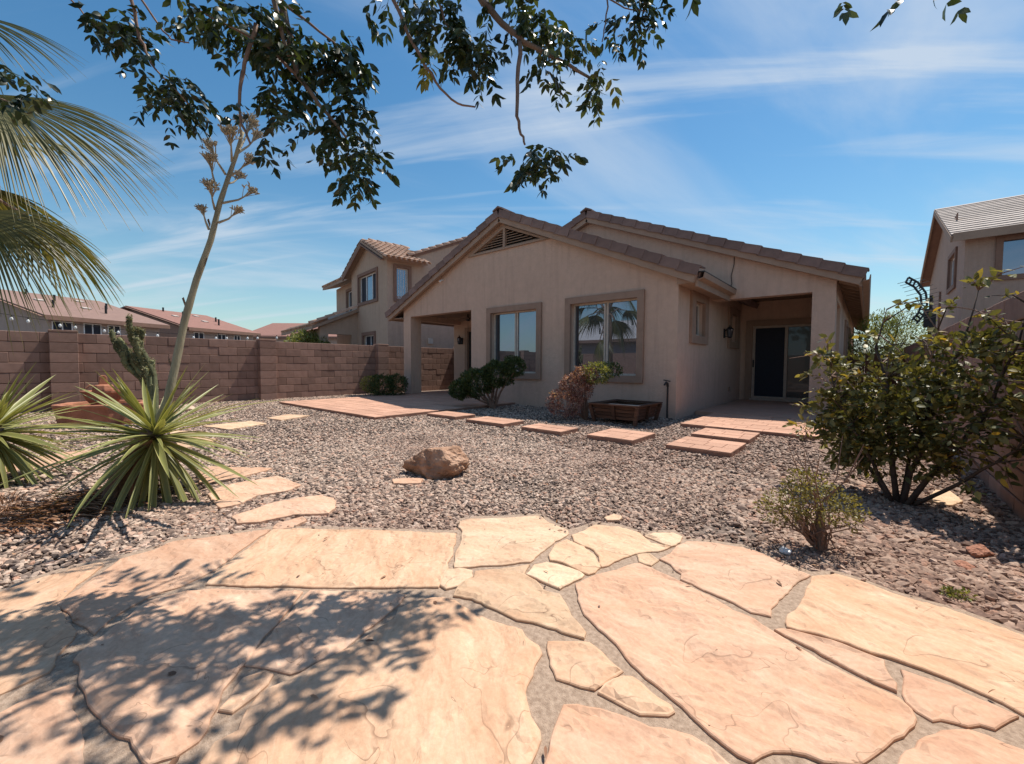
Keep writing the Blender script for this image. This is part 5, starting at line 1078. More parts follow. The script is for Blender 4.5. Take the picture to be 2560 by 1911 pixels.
# tree and gate on the right side path
shrub('olive_tree', 'feathery olive green tree beyond the right side path', 'tree', (.35, 17.5, 0), [((.25, 17.2, 1.7), (.85, .8, .75)), ((-.1, 17.0, 1.2), (.6, .6, .6)), ((.85, 17.6, 1.95), (.75, .7, .75)), ((.2, 17.4, 2.25), (.5, .5, .45)), ((.5, 16.9, 1.1), (.7, .6, .5))], 9000, .10, 'olive', aspect=.22, seed=9, r0=.06, shell=.35, up=.9)
shrub('garden_tree', 'green tree top rising over the left wall beside the pink roof', 'tree', (-18.6, 8.0, 0), [((-18.6, 8.0, 1.75), (.85, .85, .65)), ((-19.3, 8.6, 1.7), (.6, .6, .5)), ((-18.0, 8.3, 1.65), (.5, .5, .45))], 5000, .12, 'olive', aspect=.4, seed=13, r0=.05)
gate = thing('side_gate', 'dark brown wooden gate closing the right side path', 'gate', (.15, 15.6, 0))
for i in range(9): MB().box(-.48+i*.14, -.48+i*.14+.132, 15.6, 15.63, .05, 1.35).build('board', M['wood'], gate)
for z in (.3, 1.1): MB().box(-.48, .78, 15.632, 15.68, z, z+.09).build('rail', M['wood'], gate)
# sprig by the porch, weed at the patio edge
shrub('young_plant', 'small grey green sprig in front of the right porch slab', 'plant', (-.62, 6.72, 0), [((-.62, 6.72, .16), (.13, .13, .14))], 90, .05, 'citrus', twigs=6, r0=.006, shell=.3, seed=15)
shrub('weed', 'little yellow green weed growing at the right patio edge', 'plant', (.33, 2.60, 0), [((.33, 2.60, .02), (.055, .05, .022))], 240, .016, 'yellowgreen', twigs=4, r0=.004, shell=.2, seed=16)
shrub('weed', 'dry tuft on the gravel left of the agave litter', 'plant', (-4.35, -.12, 0), [((-4.35, -.12, .05), (.10, .10, .05))], 300, .05, 'litter', twigs=4, r0=.004, shell=.2, seed=18, aspect=.12)
# little bush on a stem near the patio
t = shrub('small_bush', 'little feathery green bush on a short stem beside the patio', 'bush', (-.17, 2.78, 0), [((-.22, 2.76, .27), (.20, .19, .12)), ((-.34, 2.68, .22), (.13, .13, .10)), ((-.09, 2.84, .22), (.14, .14, .10)), ((-.23, 2.74, .36), (.12, .12, .09))], 2600, .017, 'smallbush', twigs=34, r0=.006, aspect=.55, seed=21, shell=.3, keep=-.02)
MB().tube([(-.17, 2.78, -.02), (-.165, 2.78, .10), (-.17, 2.79, .24)], [.028, .024, .016], 8).build('stem', M['bark'], t)
for i in range(9):
    a = random.uniform(0, 6.28); MB().tube([(-.17, 2.79, .26), (-.17+.1*math.cos(a), 2.79+.1*math.sin(a), .40), (-.17+.17*math.cos(a+.2), 2.79+.17*math.sin(a+.2), .50+.12*random.random())], [.005, .003, .0015], 5).build('twig', M['twig'], t)

# big leafy shrub against the right wall
bs = Vector((.22, 4.15, 0)); sh = thing('leafy_shrub', 'large loose leafy shrub with bare twigs leaning on the right wall', 'shrub', bs)
def poly(parent, pts, r0, r1, mat, name='branch', n=7):
    pts = [Vector(p) for p in pts]; m = []
    for i in range(len(pts)-1):
        for k in range(3): m.append(pts[i].lerp(pts[i+1], k/3)+Vector((random.uniform(-1, 1), random.uniform(-1, 1), random.uniform(-1, 1)))*(.005 if name in ('branch', 'limb') and parent.name.startswith('shade') else .012)*(0 if i == 0 and k == 0 else 1))
    m.append(pts[-1]); q = len(m); MB().tube(m, [r0+(r1-r0)*i/(q-1) for i in range(q)], n).build(name, mat, parent, smooth=True); return m
limbs = []
LB = [[(.22, 4.15, -.02), (.30, 4.22, .35), (.34, 4.25, .75), (.50, 4.3, 1.15), (.58, 4.4, 1.55)], [(.20, 4.15, -.02), (.15, 4.2, .4), (.12, 4.15, .8), (.05, 4.3, 1.15), (.10, 4.4, 1.45)],
      [(.24, 4.12, -.02), (.42, 4.1, .35), (.60, 4.05, .7), (.70, 4.1, 1.05), (.78, 4.2, 1.4)], [(.18, 4.12, -.02), (.04, 4.1, .3), (-.08, 4.15, .55), (-.20, 4.2, .85), (-.25, 4.3, 1.05)],
      [(.17, 4.16, -.02), (.02, 4.3, .25), (-.12, 4.4, .38), (-.26, 4.4, .55)], [(.26, 4.15, -.02), (.5, 4.0, .25), (.7, 3.9, .5), (.8, 3.85, .75)], [(.22, 4.2, -.02), (.30, 4.5, .5), (.36, 4.7, .95), (.42, 4.8, 1.3)]]
for i, L in enumerate(LB): limbs.append(poly(sh, L, .021 if i < 3 else .015, .003, M['twig_dark'], 'limb'))
P = []; D = []; rr = random.Random(4)
for i in range(170):
    m = rr.choice(limbs); p = m[rr.randint(3, len(m)-1)]; d = Vector((rr.gauss(0, 1), rr.gauss(0, 1), rr.gauss(.25, .6))).normalized(); L = rr.uniform(.15, .38)
    pts = [p, p+d*L*.5+Vector((0, 0, .03)), p+d*L+Vector((rr.uniform(-.04, .04), rr.uniform(-.04, .04), -.01))]
    if pts[2].x > .84: pts = [p, p+Vector((-.1, -.1, .1)), p+Vector((-.16, -.2, .16))]
    MB().tube(pts, [.006, .004, .0018], 5).build('twig', M['twig' if i % 3 else 'twig_dark'], sh)
    nl = rr.choice((0, 5, 9, 12, 15, 18)) if p.z > .9 else rr.choice((10, 14, 18, 22))
    for k in range(nl):
        f = rr.uniform(.25, 1); q = pts[0].lerp(pts[1], f*2) if f < .5 else pts[1].lerp(pts[2], f*2-1); P.append(tuple(q+Vector((rr.gauss(0, .012), rr.gauss(0, .012), rr.gauss(0, .012))))); D.append((d.x+rr.gauss(0, .9), d.y+rr.gauss(0, .9), d.z+rr.gauss(-.15, .6)))
P = np.array(P); D = np.array(D); n = len(P); r = np.random.default_rng(8); L = r.uniform(.035, .085, n); T = r.random(n)*.8; T[r.random(n) < .05] = .99
foliage(sh, P, D, r.normal(size=(n, 3))+np.array((0, 0, 1.0)), L, L*.55, T, M['citrus'], 300)
bl = [((.10, 4.25, .45), (.42, .35, .32)), ((-.04, 4.25, .50), (.28, .3, .28)), ((.42, 4.1, .62), (.36, .28, .30)), ((.15, 4.35, .85), (.45, .35, .30)), ((.58, 4.25, 1.02), (.24, .3, .30))]
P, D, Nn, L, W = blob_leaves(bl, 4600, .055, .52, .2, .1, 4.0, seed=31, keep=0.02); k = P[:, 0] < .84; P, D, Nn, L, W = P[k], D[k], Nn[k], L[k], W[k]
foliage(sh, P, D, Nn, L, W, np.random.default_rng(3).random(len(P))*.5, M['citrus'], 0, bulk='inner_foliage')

# ---------------------------------------------------------------- yucca / agave
def blade(name, L, w, droop, mat, seed, seg=8):
    """a stiff sword leaf, channelled, pale along both margins"""
    v = []; f = []; t = []; r = random.Random(seed); bx = r.uniform(-.04, .04)
    for i in range(seg+1):
        s = i/seg; ww = w*(.62+.9*s-1.52*s**2.2 if s < 1 else 0)*(1 if s < 1 else 0); ww = max(ww, w*.02)
        x = L*s; z = -droop*L*s*s; y0 = bx*L*s*s
        for yy, dz, tt in ((-.5, .16, 1.0), (-.36, .07, .55), (0, 0, .25), (.36, .07, .55), (.5, .16, 1.0)):
            v.append((x, y0+yy*ww, z+dz*ww)); t.append(tt*.8+r.uniform(-.06, .06))
    for i in range(seg):
        for k in range(4): f.append((i*5+k, i*5+k+1, (i+1)*5+k+1, (i+1)*5+k))
    me = meshdata(name, v, f, mat, True); a = me.attributes.new('tint', 'FLOAT', 'POINT'); a.data.foreach_set('value', [min(1, max(0, q)) for q in t]); return me
def rosette(parent, c, n, L, w, el0, el1, seed, mat='yucca', tilt=(0, 0), skip=None):
    r = random.Random(seed); var = [blade('sword_leaf', 1.0, w/L, d, M[mat], seed+i) for i, d in enumerate((.02, .06, .12, .2, .3))]
    for i in range(n):
        az = i*2.39996+r.uniform(-.45, .45); el = el1+(el0-el1)*(i/n)**.85+r.uniform(-.22, .22); l = L*r.uniform(.55, 1.15)*(1 if el > -.2 else .85)*(.62 if el > .55 else 1)
        M4 = Matrix.Translation(Vector(c)+Vector((0, 0, -.12*(i/n)))) @ Matrix.Rotation(tilt[0], 4, 'X') @ Matrix.Rotation(tilt[1], 4, 'Y') @ Matrix.Rotation(az, 4, 'Z') @ Matrix.Rotation(-el, 4, 'Y') @ Matrix.Translation((.03, 0, 0)) @ Matrix.Rotation(r.uniform(-.4, .4), 4, 'X') @ Matrix.Diagonal((l, l*r.uniform(.8, 1.15), l, 1))
        k = 0 if el > .9 else (1 if el > .5 else r.choice((1, 2, 3) if el > 0 else (2, 3, 4))); piece('sword_leaf', var[k], parent, M4)
yb = Vector((-4.128, 0.402, 0)); yh = Vector((-3.959, 0.605, 0.504))
yu = thing('flowering_agave', 'spiky yellow green agave with a tall leaning dry flower stalk', 'agave', yb)
rosette(yu, yh, 165, .86, .058, -1.05, 1.05, 3, tilt=(.05, .1))
poly(yu, [yb-Vector((0, 0, .03)), yb.lerp(yh, .35)+Vector((0, 0, .03)), yb.lerp(yh, .7)+Vector((0, 0, .03)), yh], .10, .055, M['thatch'], 'trunk', 12)
st = [Vector(q) for q in [(-3.968, 0.611, 0.511), (-3.931, 0.681, 0.73), (-3.926, 0.726, 0.967), (-3.905, 0.79, 1.327), (-3.874, 0.861, 1.631), (-3.825, 0.947, 1.939), (-3.807, 1.004, 2.22), (-3.79, 1.056, 2.413), (-3.747, 1.104, 2.598), (-3.713, 1.143, 2.782)]]
m = []
for i in range(len(st)-1):
    for k in range(3): m.append(st[i].lerp(st[i+1], k/3))
m.append(st[-1]); q = len(m); MB().tube(m, [(.030-.018*i/(q-1))*(1+.05*math.sin(i*2.1)) for i in range(q)], 10).build('flower_stalk', M['stalk'], yu, smooth=True)
for i in (3, 6, 10, 13, 16): 
    p = m[i]; s = Vector((0.76, .65, 0))*(1 if i % 2 else -1); MB().add([p+s*.03, p+s*.05+Vector((0, 0, .06)), p+s*.035+Vector((0, 0, .07)), p+s*.02+Vector((-.01, 0, .03))], [(0, 1, 2), (0, 2, 3)]).build('bract', M['thatch'], yu)
FCL = [((383, 1.55), (523, 575), (506, 535), .05), ((0, 0), (545, 557), (592, 535), .06), ((0, 0), (535, 528), (530, 480), .09), ((0, 0), (558, 510), (625, 487), .075), ((0, 0), (553, 475), (527, 417), .10), ((0, 0), (572, 460), (590, 446), .07), ((0, 0), (569, 440), (612, 412), .10), ((0, 0), (565, 435), (530, 375), .085), ((0, 0), (580, 405), (578, 345), .12), ((0, 0), (600, 375), (625, 315), .12), ((0, 0), (592, 385), (640, 340), .09), ((0, 0), (606, 335), (600, 310), .07)]
CL = [((-3.849, 0.944, 2.018), (-3.826, 0.904, 2.128), .07), ((-3.8, 0.989, 2.073), (-3.737, 1.087, 2.158), .075), ((-3.831, 0.981, 2.174), (-3.762, 0.941, 2.273), .11), ((-3.791, 1.019, 2.227), (-3.72, 1.177, 2.323), .085), ((-3.83, 0.992, 2.342), (-3.77, 0.945, 2.473), .105), ((-3.803, 1.043, 2.382), (-3.844, 1.145, 2.47), .075), ((-3.798, 1.051, 2.428), (-3.751, 1.164, 2.554), .11), ((-3.801, 1.049, 2.45), (-3.789, 0.962, 2.593), .095), ((-3.769, 1.082, 2.551), (-3.663, 1.048, 2.667), .13), ((-3.73, 1.121, 2.644), (-3.789, 1.215, 2.876), .13), ((-3.743, 1.108, 2.613), (-3.748, 1.246, 2.791), .09), ((-3.719, 1.136, 2.752), (-3.673, 1.113, 2.809), .07)]
rr = random.Random(12)
for a_, b_, s in CL:
    a_, b_ = Vector(a_), Vector(b_); fc = MB(); mid = a_.lerp(b_, .6)-Vector((0, 0, .015)); fc.tube([a_, mid, b_], [.010, .007, .004], 5); d0 = (b_-mid).normalized()
    for k in range(int(26*s/.1)):
        d = (d0+Vector((rr.gauss(0, .55), rr.gauss(0, .55), rr.gauss(.25, .35)))).normalized(); e = b_+d*s*rr.uniform(.35, .8); st0 = mid.lerp(b_, rr.uniform(.3, 1)); fc.tube([st0, e], [.003, .0018], 4, False)
        for j in range(7):
            g = (d+Vector((rr.gauss(0, .6), rr.gauss(0, .6), rr.gauss(.3, .5)))).normalized()*rr.uniform(.012, .03)*(1.2 if s > .1 else 1); e2 = e-d*rr.uniform(0, .02); fc.tube([e2, e2+g], [.0025, .0035], 4, True)
    fc.build('flower_cluster', M['flower'], yu)
# skirt of dead leaves and litter under it
sk = MB(); dead = [blade('dead_leaf', 1.0, .06, d, M['litter'], 60+i) for i, d in enumerate((.25, .4, .6))]; rr = random.Random(2)
for i in range(46):
    az = rr.uniform(0, 6.28); el = rr.uniform(-1.25, -.5); l = rr.uniform(.22, .42); c = yb.lerp(yh, rr.uniform(.25, .8)); piece('dead_leaf', dead[i % 3], yu, Matrix.Translation(c) @ Matrix.Rotation(az, 4, 'Z') @ Matrix.Rotation(-el, 4, 'Y') @ Matrix.Diagonal((l, l, l, 1)))
lit = thing('leaf_litter', 'dry reddish brown leaf litter on the gravel under the agave', 'leaf litter', (-4.0, .05, 0))
n = 900; r = np.random.default_rng(5); a_ = np.array((-4.001, 0.017, 0)); b_ = np.array((-4.366, 0.339, 0)); f = r.random(n); P = a_+(b_-a_)*f[:, None]+np.stack([r.normal(0, .16, n), r.normal(0, .14, n), .012+r.random(n)*.03], 1); dr_ = (b_-a_)/np.linalg.norm(b_-a_)
D = np.tile(np.array((.76, .65, 0.02)), (n, 1))+r.normal(size=(n, 3))*np.array((.35, .35, .12)); L = r.uniform(.06, .26, n); foliage(lit, P, D, r.normal(size=(n, 3))*.3+np.array((0, 0, 1)), L, L*.07, r.random(n)*.99, M['litter'], 0, bulk='dry_leaves')
lit['kind'] = 'stuff'
fl_ = thing('fallen_leaves', 'scattered dry fallen leaves over the patio and gravel', 'fallen leaves', (-1.5, 1.5, 0)); fl_['kind'] = 'stuff'
n = 260; P = np.stack([r.uniform(-4.5, .75, n), r.uniform(-.6, 5.5, n), np.full(n, .034)], 1); P[~inpoly(P[:, 0], P[:, 1], PATIO), 2] = .018; kp = inpoly(P[:, 0], P[:, 1], PATIO); kp = ~kp | (r.random(n) < .45); P = P[kp]; n = len(P)
foliage(fl_, P, r.normal(size=(n, 3))*np.array((1, 1, .12)), r.normal(size=(n, 3))*.25+np.array((0, 0, 1)), r.uniform(.018, .05, n), r.uniform(.007, .02, n), r.random(n)*.99, M['litter'], 0, bulk='dry_leaves')
# second rosette at the left edge
y2b = Vector((-5.086, -0.359, 0)); y2 = thing('yucca_plant', 'spiky green yucca rosette cut by the left picture edge', 'yucca', y2b); y2h = Vector((-5.351, -0.191, 0.479))
rosette(y2, y2h, 170, .80, .058, -1.15, 1.25, 17, tilt=(0, .05)); poly(y2, [y2b-Vector((0, 0, .03)), y2b.lerp(y2h, .5)+Vector((.03, 0, .02)), y2h], .11, .07, M['thatch'], 'trunk', 12)
for i in range(30):
    az = rr.uniform(0, 6.28); el = rr.uniform(-1.4, -.8); l = rr.uniform(.25, .5); c = y2b.lerp(y2h, rr.uniform(.5, .95)); piece('dead_leaf', dead[i % 3], y2, Matrix.Translation(c) @ Matrix.Rotation(az, 4, 'Z') @ Matrix.Rotation(-el, 4, 'Y') @ Matrix.Diagonal((l, l, l, 1)))

# branching column cactus
cb = Vector((-8.35, 1.30, 0)); ca = thing('column_cactus', 'clump of knobbly upright cactus columns behind the agave', 'cactus', cb); rr = random.Random(6)
COLS = [[(-8.721, 1.398, 0.331), (-8.87, 1.29, 0.655), (-9.053, 1.152, 0.978), (-9.175, 1.063, 1.236), (-9.254, 1.004, 1.398)], [(-8.736, 1.385, 0.318), (-8.862, 1.3, 0.72), (-8.971, 1.226, 1.043), (-9.064, 1.162, 1.302), (-9.132, 1.111, 1.444)], [(-8.721, 1.398, 0.331), (-8.798, 1.355, 0.72), (-8.907, 1.28, 1.044), (-9.015, 1.204, 1.315), (-9.121, 1.127, 1.548)], [(-8.731, 1.39, 0.331), (-8.835, 1.328, 0.785), (-8.944, 1.253, 1.108), (-9.081, 1.151, 1.367), (-9.151, 1.102, 1.574)], [(-8.726, 1.394, 0.331), (-8.825, 1.336, 0.785), (-9.025, 1.187, 1.172), (-9.072, 1.16, 1.399), (-9.096, 1.148, 1.548)], [(-8.721, 1.398, 0.331), (-8.795, 1.361, 0.785), (-8.978, 1.231, 1.238), (-9.027, 1.198, 1.4), (-9.035, 1.197, 1.497)], [(-8.722, 1.399, 0.364), (-8.821, 1.332, 0.655), (-8.973, 1.219, 0.946), (-8.99, 1.217, 1.173), (-8.981, 1.235, 1.354)], [(-8.731, 1.39, 0.331), (-8.799, 1.347, 0.59), (-9.023, 1.168, 0.816), (-9.121, 1.101, 1.107), (-9.317, 0.949, 1.365)], [(-8.721, 1.398, 0.331), (-8.919, 1.248, 0.654), (-9.138, 1.081, 1.01), (-9.284, 0.97, 1.236), (-9.352, 0.928, 1.527)]]
TUFT_P = []; TUFT_D = []
for i in range(11):       # side fingers
    L = COLS[i % 9]; a_ = Vector(L[rr.choice((1, 2, 2, 3))]); o_ = Vector((.76, .65, 0))*rr.uniform(-.13, .10)+Vector((-.65, .76, 0))*rr.uniform(-.08, .08); h_ = rr.uniform(.16, .38)
    COLS.append([tuple(a_), tuple(a_+o_*.6+Vector((0, 0, h_*.2))), tuple(a_+o_+Vector((0, 0, h_*.5))), tuple(a_+o_*1.05+Vector((0, 0, h_*.8))), tuple(a_+o_*1.1+Vector((0, 0, h_)))])
for i, L in enumerate(COLS):
    pts = [Vector(q) for q in L]; m = []
    if i < 9: pts[0] = Vector((cb.x, cb.y, -.02))
    for k in range(len(pts)-1):
        for j in range(5): m.append(pts[k].lerp(pts[k+1], j/5)+Vector((rr.uniform(-.006, .006), rr.uniform(-.006, .006), 0)))
    m.append(pts[-1]); q = len(m); rad = [.037*(1+.16*math.sin(k*2.6+i))*(.6 if k == q-1 else 1) for k in range(q)]
    MB().tube(m, rad, 8).build('column', M['cactus'], ca, smooth=True)
    for k in range(4, q):
        for j in range(12):
            d = Vector((rr.gauss(0, 1), rr.gauss(0, 1), rr.gauss(.5, .4))).normalized(); TUFT_P.append(tuple(m[k]+d*.034)); TUFT_D.append(tuple(d))
TUFT_P = np.array(TUFT_P); TUFT_D = np.array(TUFT_D); n = len(TUFT_P); r = np.random.default_rng(4); foliage(ca, TUFT_P, TUFT_D, r.normal(size=(n, 3)), r.uniform(.014, .028, n), r.uniform(.010, .018, n), r.random(n)*.99, M['cactusleaf'], 0, bulk='tufts')

# ---------------------------------------------------------------- fan palm (trunk just outside the left edge)
pb = Vector((-8.75, -.72, 0)); pm = thing('fan_palm', 'fan palm with drooping fronds entering from the left edge', 'palm', pb)
ptop = Vector((-8.75, -.72, 3.25))
MB().tube([pb-Vector((0, 0, .1)), pb+Vector((.02, 0, 1)), pb+Vector((0, .02, 2.2)), ptop], [.26, .22, .2, .17], 14).build('trunk', M['thatch'], pm, smooth=True)
def frond(hub, axis, nrm, L, spread, n, seed, droop=.35, tintb=.4):
    r = random.Random(seed); a = Vector(axis).normalized(); nr = Vector(nrm); nr = (nr-a*nr.dot(a)).normalized(); s = nr.cross(a); hub = Vector(hub); v = []; f = []; t = []
    for i in range(n):
        th = spread*(2*i/(n-1)-1); d = (a*math.cos(th)+s*math.sin(th)).normalized(); sd = (s*math.cos(th)-a*math.sin(th)).normalized(); l = L*(1-.25*(th/spread)**2)*r.uniform(.9, 1.08); dth = 2*spread/(n-1); seg = 12; tb = min(1, max(0, tintb+r.uniform(-.25, .3))); dr = droop*r.uniform(.6, 1.4); base = len(v); tw = r.uniform(-.3, .3)
        for k in range(seg+1):
            u = k/seg; w = l*u*dth*.66 if u < .55 else l*.55*dth*.66*max(.05, 1-(u-.55)/.45)**.7
            p = hub+d*(l*u)+nr*(-.10*l*u*u)-Vector((0, 0, 1))*(dr*l*max(0, u-.3)**2.0*1.6)+sd*(tw*.12*l*max(0, u-.5)**2); fold = nr*(w*.55)
            v += [p-sd*w, p+fold, p+sd*w]; t += [tb*.9, min(1, tb+.15), tb*.9] if u < .85 else [min(1, tb+.3)]*3
        for k in range(seg):
            for j in range(2): f.append((base+k*3+j, base+k*3+j+1, base+(k+1)*3+j+1, base+(k+1)*3+j))
    o_ = ori(pm); me = meshdata('frond', [p-o_ for p in v], f, M['palm']); at_ = me.attributes.new('tint', 'FLOAT', 'POINT'); at_.data.foreach_set('value', t); o = link('frond', me, pm)
    MB().tube([ptop-Vector((0, 0, .1)), ptop.lerp(hub, .5)+Vector((0, 0, .12)), hub, hub+a*.25], [.03, .024, .018, .008], 6).build('petiole', M['twig'], o); return o
CAMV = Vector((-.65, .76, 0)); RV = Vector((.76, .65, 0)); UP = Vector((0, 0, 1))
FR = [((-7.983, -0.186, 4.156), RV*.90-UP*.34+CAMV*.05, UP*.75-CAMV*.65, 1.8, .95, 96, .34, .4), ((-8.209, -0.326, 2.802), RV*.80-UP*.60+CAMV*-.05, UP*.65-CAMV*.75, 1.2, 1.05, 92, .6, .28), ((-8.169, -0.561, 4.972), RV*.9-UP*.12, UP*.8-CAMV*.6, 1.35, .75, 46, .3, .1),
      ((-9.074, -0.581, 2.061), RV*.6-UP*.8, UP*.6+CAMV*.6, 1.0, 1.0, 40, .5, .3)]
for i, (h, ax, nr, L, sp, n, dr, tb) in enumerate(FR): frond(h, ax, nr, L, sp, n, 30+i, dr, tb)
for i in range(16):
    a_ = i*2.4; el = .9-1.3*(i/16); d = Vector((math.cos(a_)*math.cos(el), math.sin(a_)*math.cos(el), math.sin(el)))
    if d.dot(RV) > .25: continue
    frond(ptop+d*1.0+UP*.1, d*.9-UP*.3, UP-d*.2, 1.25, 1.1, 36, 60+i, .4, .35)

# ---------------------------------------------------------------- tree overhead
tb_ = Vector((-2.6, -2.3, 0)); tr = thing('shade_tree', 'leafy ash tree branches hanging over the top of the picture', 'tree', tb_)
poly(tr, [(-2.6, -2.3, -.05), (-2.55, -2.2, .9), (-2.5, -2.0, 1.8), (-2.4, -1.7, 2.6)], .17, .12, M['bark'], 'trunk', 14)
T0 = Vector((-2.4, -1.7, 2.6)); Lp = []; Ld = []; Ll = []; Ltt = []
rr = random.Random(21)
def spray(p, d, L, n, size, tint=.3):
    """one feather leaf: a rachis with paired leaflets and one at the tip, hanging"""
    p = Vector(p); d = Vector(d).normalized(); s = d.cross(UP); s = s.normalized() if s.length > .05 else Vector((1, 0, 0)); k = n//2; q = p; tt = min(.99, max(0, tint+rr.gauss(0, .14)))
    for i in range(k):
        d = (d-UP*.16).normalized(); q = q+d*(L/k); s = (s-d*s.dot(d)).normalized()
        for sg in (-1, 1):
            e = (d*.55+s*sg*.85-UP*rr.uniform(.1, .6)+Vector((rr.gauss(0, .15), rr.gauss(0, .15), rr.gauss(0, .15)))); Lp.append(tuple(q)); Ld.append(tuple(e)); Ll.append(size*rr.uniform(.75, 1.2)); Ltt.append(min(.99, max(0, tt+rr.gauss(0, .06))))
    Lp.append(tuple(q)); Ld.append(tuple(d-UP*.3)); Ll.append(size*rr.uniform(.9, 1.25)); Ltt.append(tt)
def limb(pts, r0, r1, mat='bark', name='branch'): return poly(tr, pts, r0, r1, M[mat], name, 8)
limb([T0, (-2.3, -.9, 3.1), (-1.9, 0, 3.25), (-2.287, 0.868, 3.094)], .10, .03, name='limb'); limb([T0, (-1.7, -.9, 3.1), (-1.2, .2, 3.2), (-1.764, 1.525, 3.274)], .10, .03, name='limb'); limb([T0, (-1.4, -1.1, 3.3), (-.6, .1, 3.8), (.2, 1.2, 3.9)], .08, .02, name='limb'); limb([T0, (-2.7, -1.0, 3.0), (-2.6, -.3, 3.1), (-3.004, 0.463, 3.223)], .08, .02, name='limb')
BR = [([(-2.287, 0.868, 3.094), (-2.263, 0.872, 2.798), (-2.224, 0.895, 2.621), (-2.203, 0.921, 2.434), (-2.135, 1.003, 2.306), (-2.065, 1.104, 2.161)], .022, .006), ([(-2.244, 0.797, 2.959), (-2.202, 0.82, 2.732), (-2.199, 0.889, 2.492)], .016, .008), ([(-2.263, 0.872, 2.798), (-2.146, 1.014, 2.672), (-2.025, 1.16, 2.539)], .008, .003), ([(-2.203, 0.921, 2.434), (-2.316, 0.814, 2.581), (-2.469, 0.689, 2.678), (-2.607, 0.576, 2.776)], .008, .003), ([(-2.262, 0.762, 2.617), (-2.29, 0.729, 2.465), (-2.311, 0.705, 2.351), (-2.312, 0.698, 2.256), (-2.297, 0.705, 2.142), (-2.264, 0.728, 2.048)], .010, .005),
      ([(-3.004, 0.463, 3.223), (-2.922, 0.412, 2.86), (-2.894, 0.427, 2.697), (-2.859, 0.451, 2.595), (-2.825, 0.475, 2.513), (-2.687, 0.582, 2.33)], .010, .003), ([(-2.925, 0.415, 2.942), (-2.865, 0.459, 2.824), (-2.809, 0.501, 2.722), (-2.76, 0.539, 2.657), (-2.694, 0.595, 2.643)], .006, .003), ([(-3.319, 0.181, 2.988), (-3.234, 0.246, 2.872), (-3.104, 0.3, 2.747)], .005, .003), ([(-1.981, 1.231, 3.112), (-1.908, 1.279, 2.867), (-1.843, 1.324, 2.694), (-1.768, 1.379, 2.531), (-1.709, 1.422, 2.419), (-1.637, 1.48, 2.333), (-1.569, 1.537, 2.322)], .011, .004), ([(-1.764, 1.525, 3.274), (-1.616, 1.632, 2.936), (-1.532, 1.697, 2.81), (-1.44, 1.77, 2.715), (-1.314, 1.923, 2.648), (-1.208, 2.06, 2.578)], .022, .007),
      ([(-1.456, 1.756, 2.715), (-1.434, 1.712, 2.488), (-1.403, 1.676, 2.278), (-1.387, 1.684, 2.186), (-1.37, 1.696, 2.131)], .012, .005), ([(-1.742, 1.424, 2.93), (-1.704, 1.446, 2.746), (-1.64, 1.497, 2.675)], .007, .003), ([(-1.224, 2.183, 3.208), (-1.185, 2.208, 3.073), (-1.189, 2.197, 2.937), (-1.203, 2.179, 2.835)], .006, .003), ([(-1.221, 2.18, 3.118), (-1.115, 2.265, 3.028), (-1.011, 2.353, 3.006)], .005, .002)]
BR += [([(-0.894, 1.996, 3.4), (-0.94, 2.144, 3.4), (-0.987, 2.306, 3.4), (-0.999, 2.471, 3.4), (-0.987, 2.614, 3.4)], 0.018, 0.006), ([(-1.193, 1.878, 3.7), (-1.288, 2.026, 3.7), (-1.403, 2.194, 3.7), (-1.48, 2.361, 3.7), (-1.459, 2.482, 3.7)], 0.018, 0.006), ([(-1.732, 1.722, 3.7), (-1.897, 1.875, 3.7), (-2.009, 2.078, 3.7), (-2.034, 2.312, 3.7)], 0.014, 0.005), ([(-0.987, 2.306, 3.4), (-0.909, 2.374, 3.4), (-0.898, 2.454, 3.4)], 0.008, 0.004)]  # out-of-view branches, added for their shadow lines on the flagstones
for pts, a_, b_ in BR: limb(pts, a_, b_, 'bark' if a_ > .012 else 'twig')
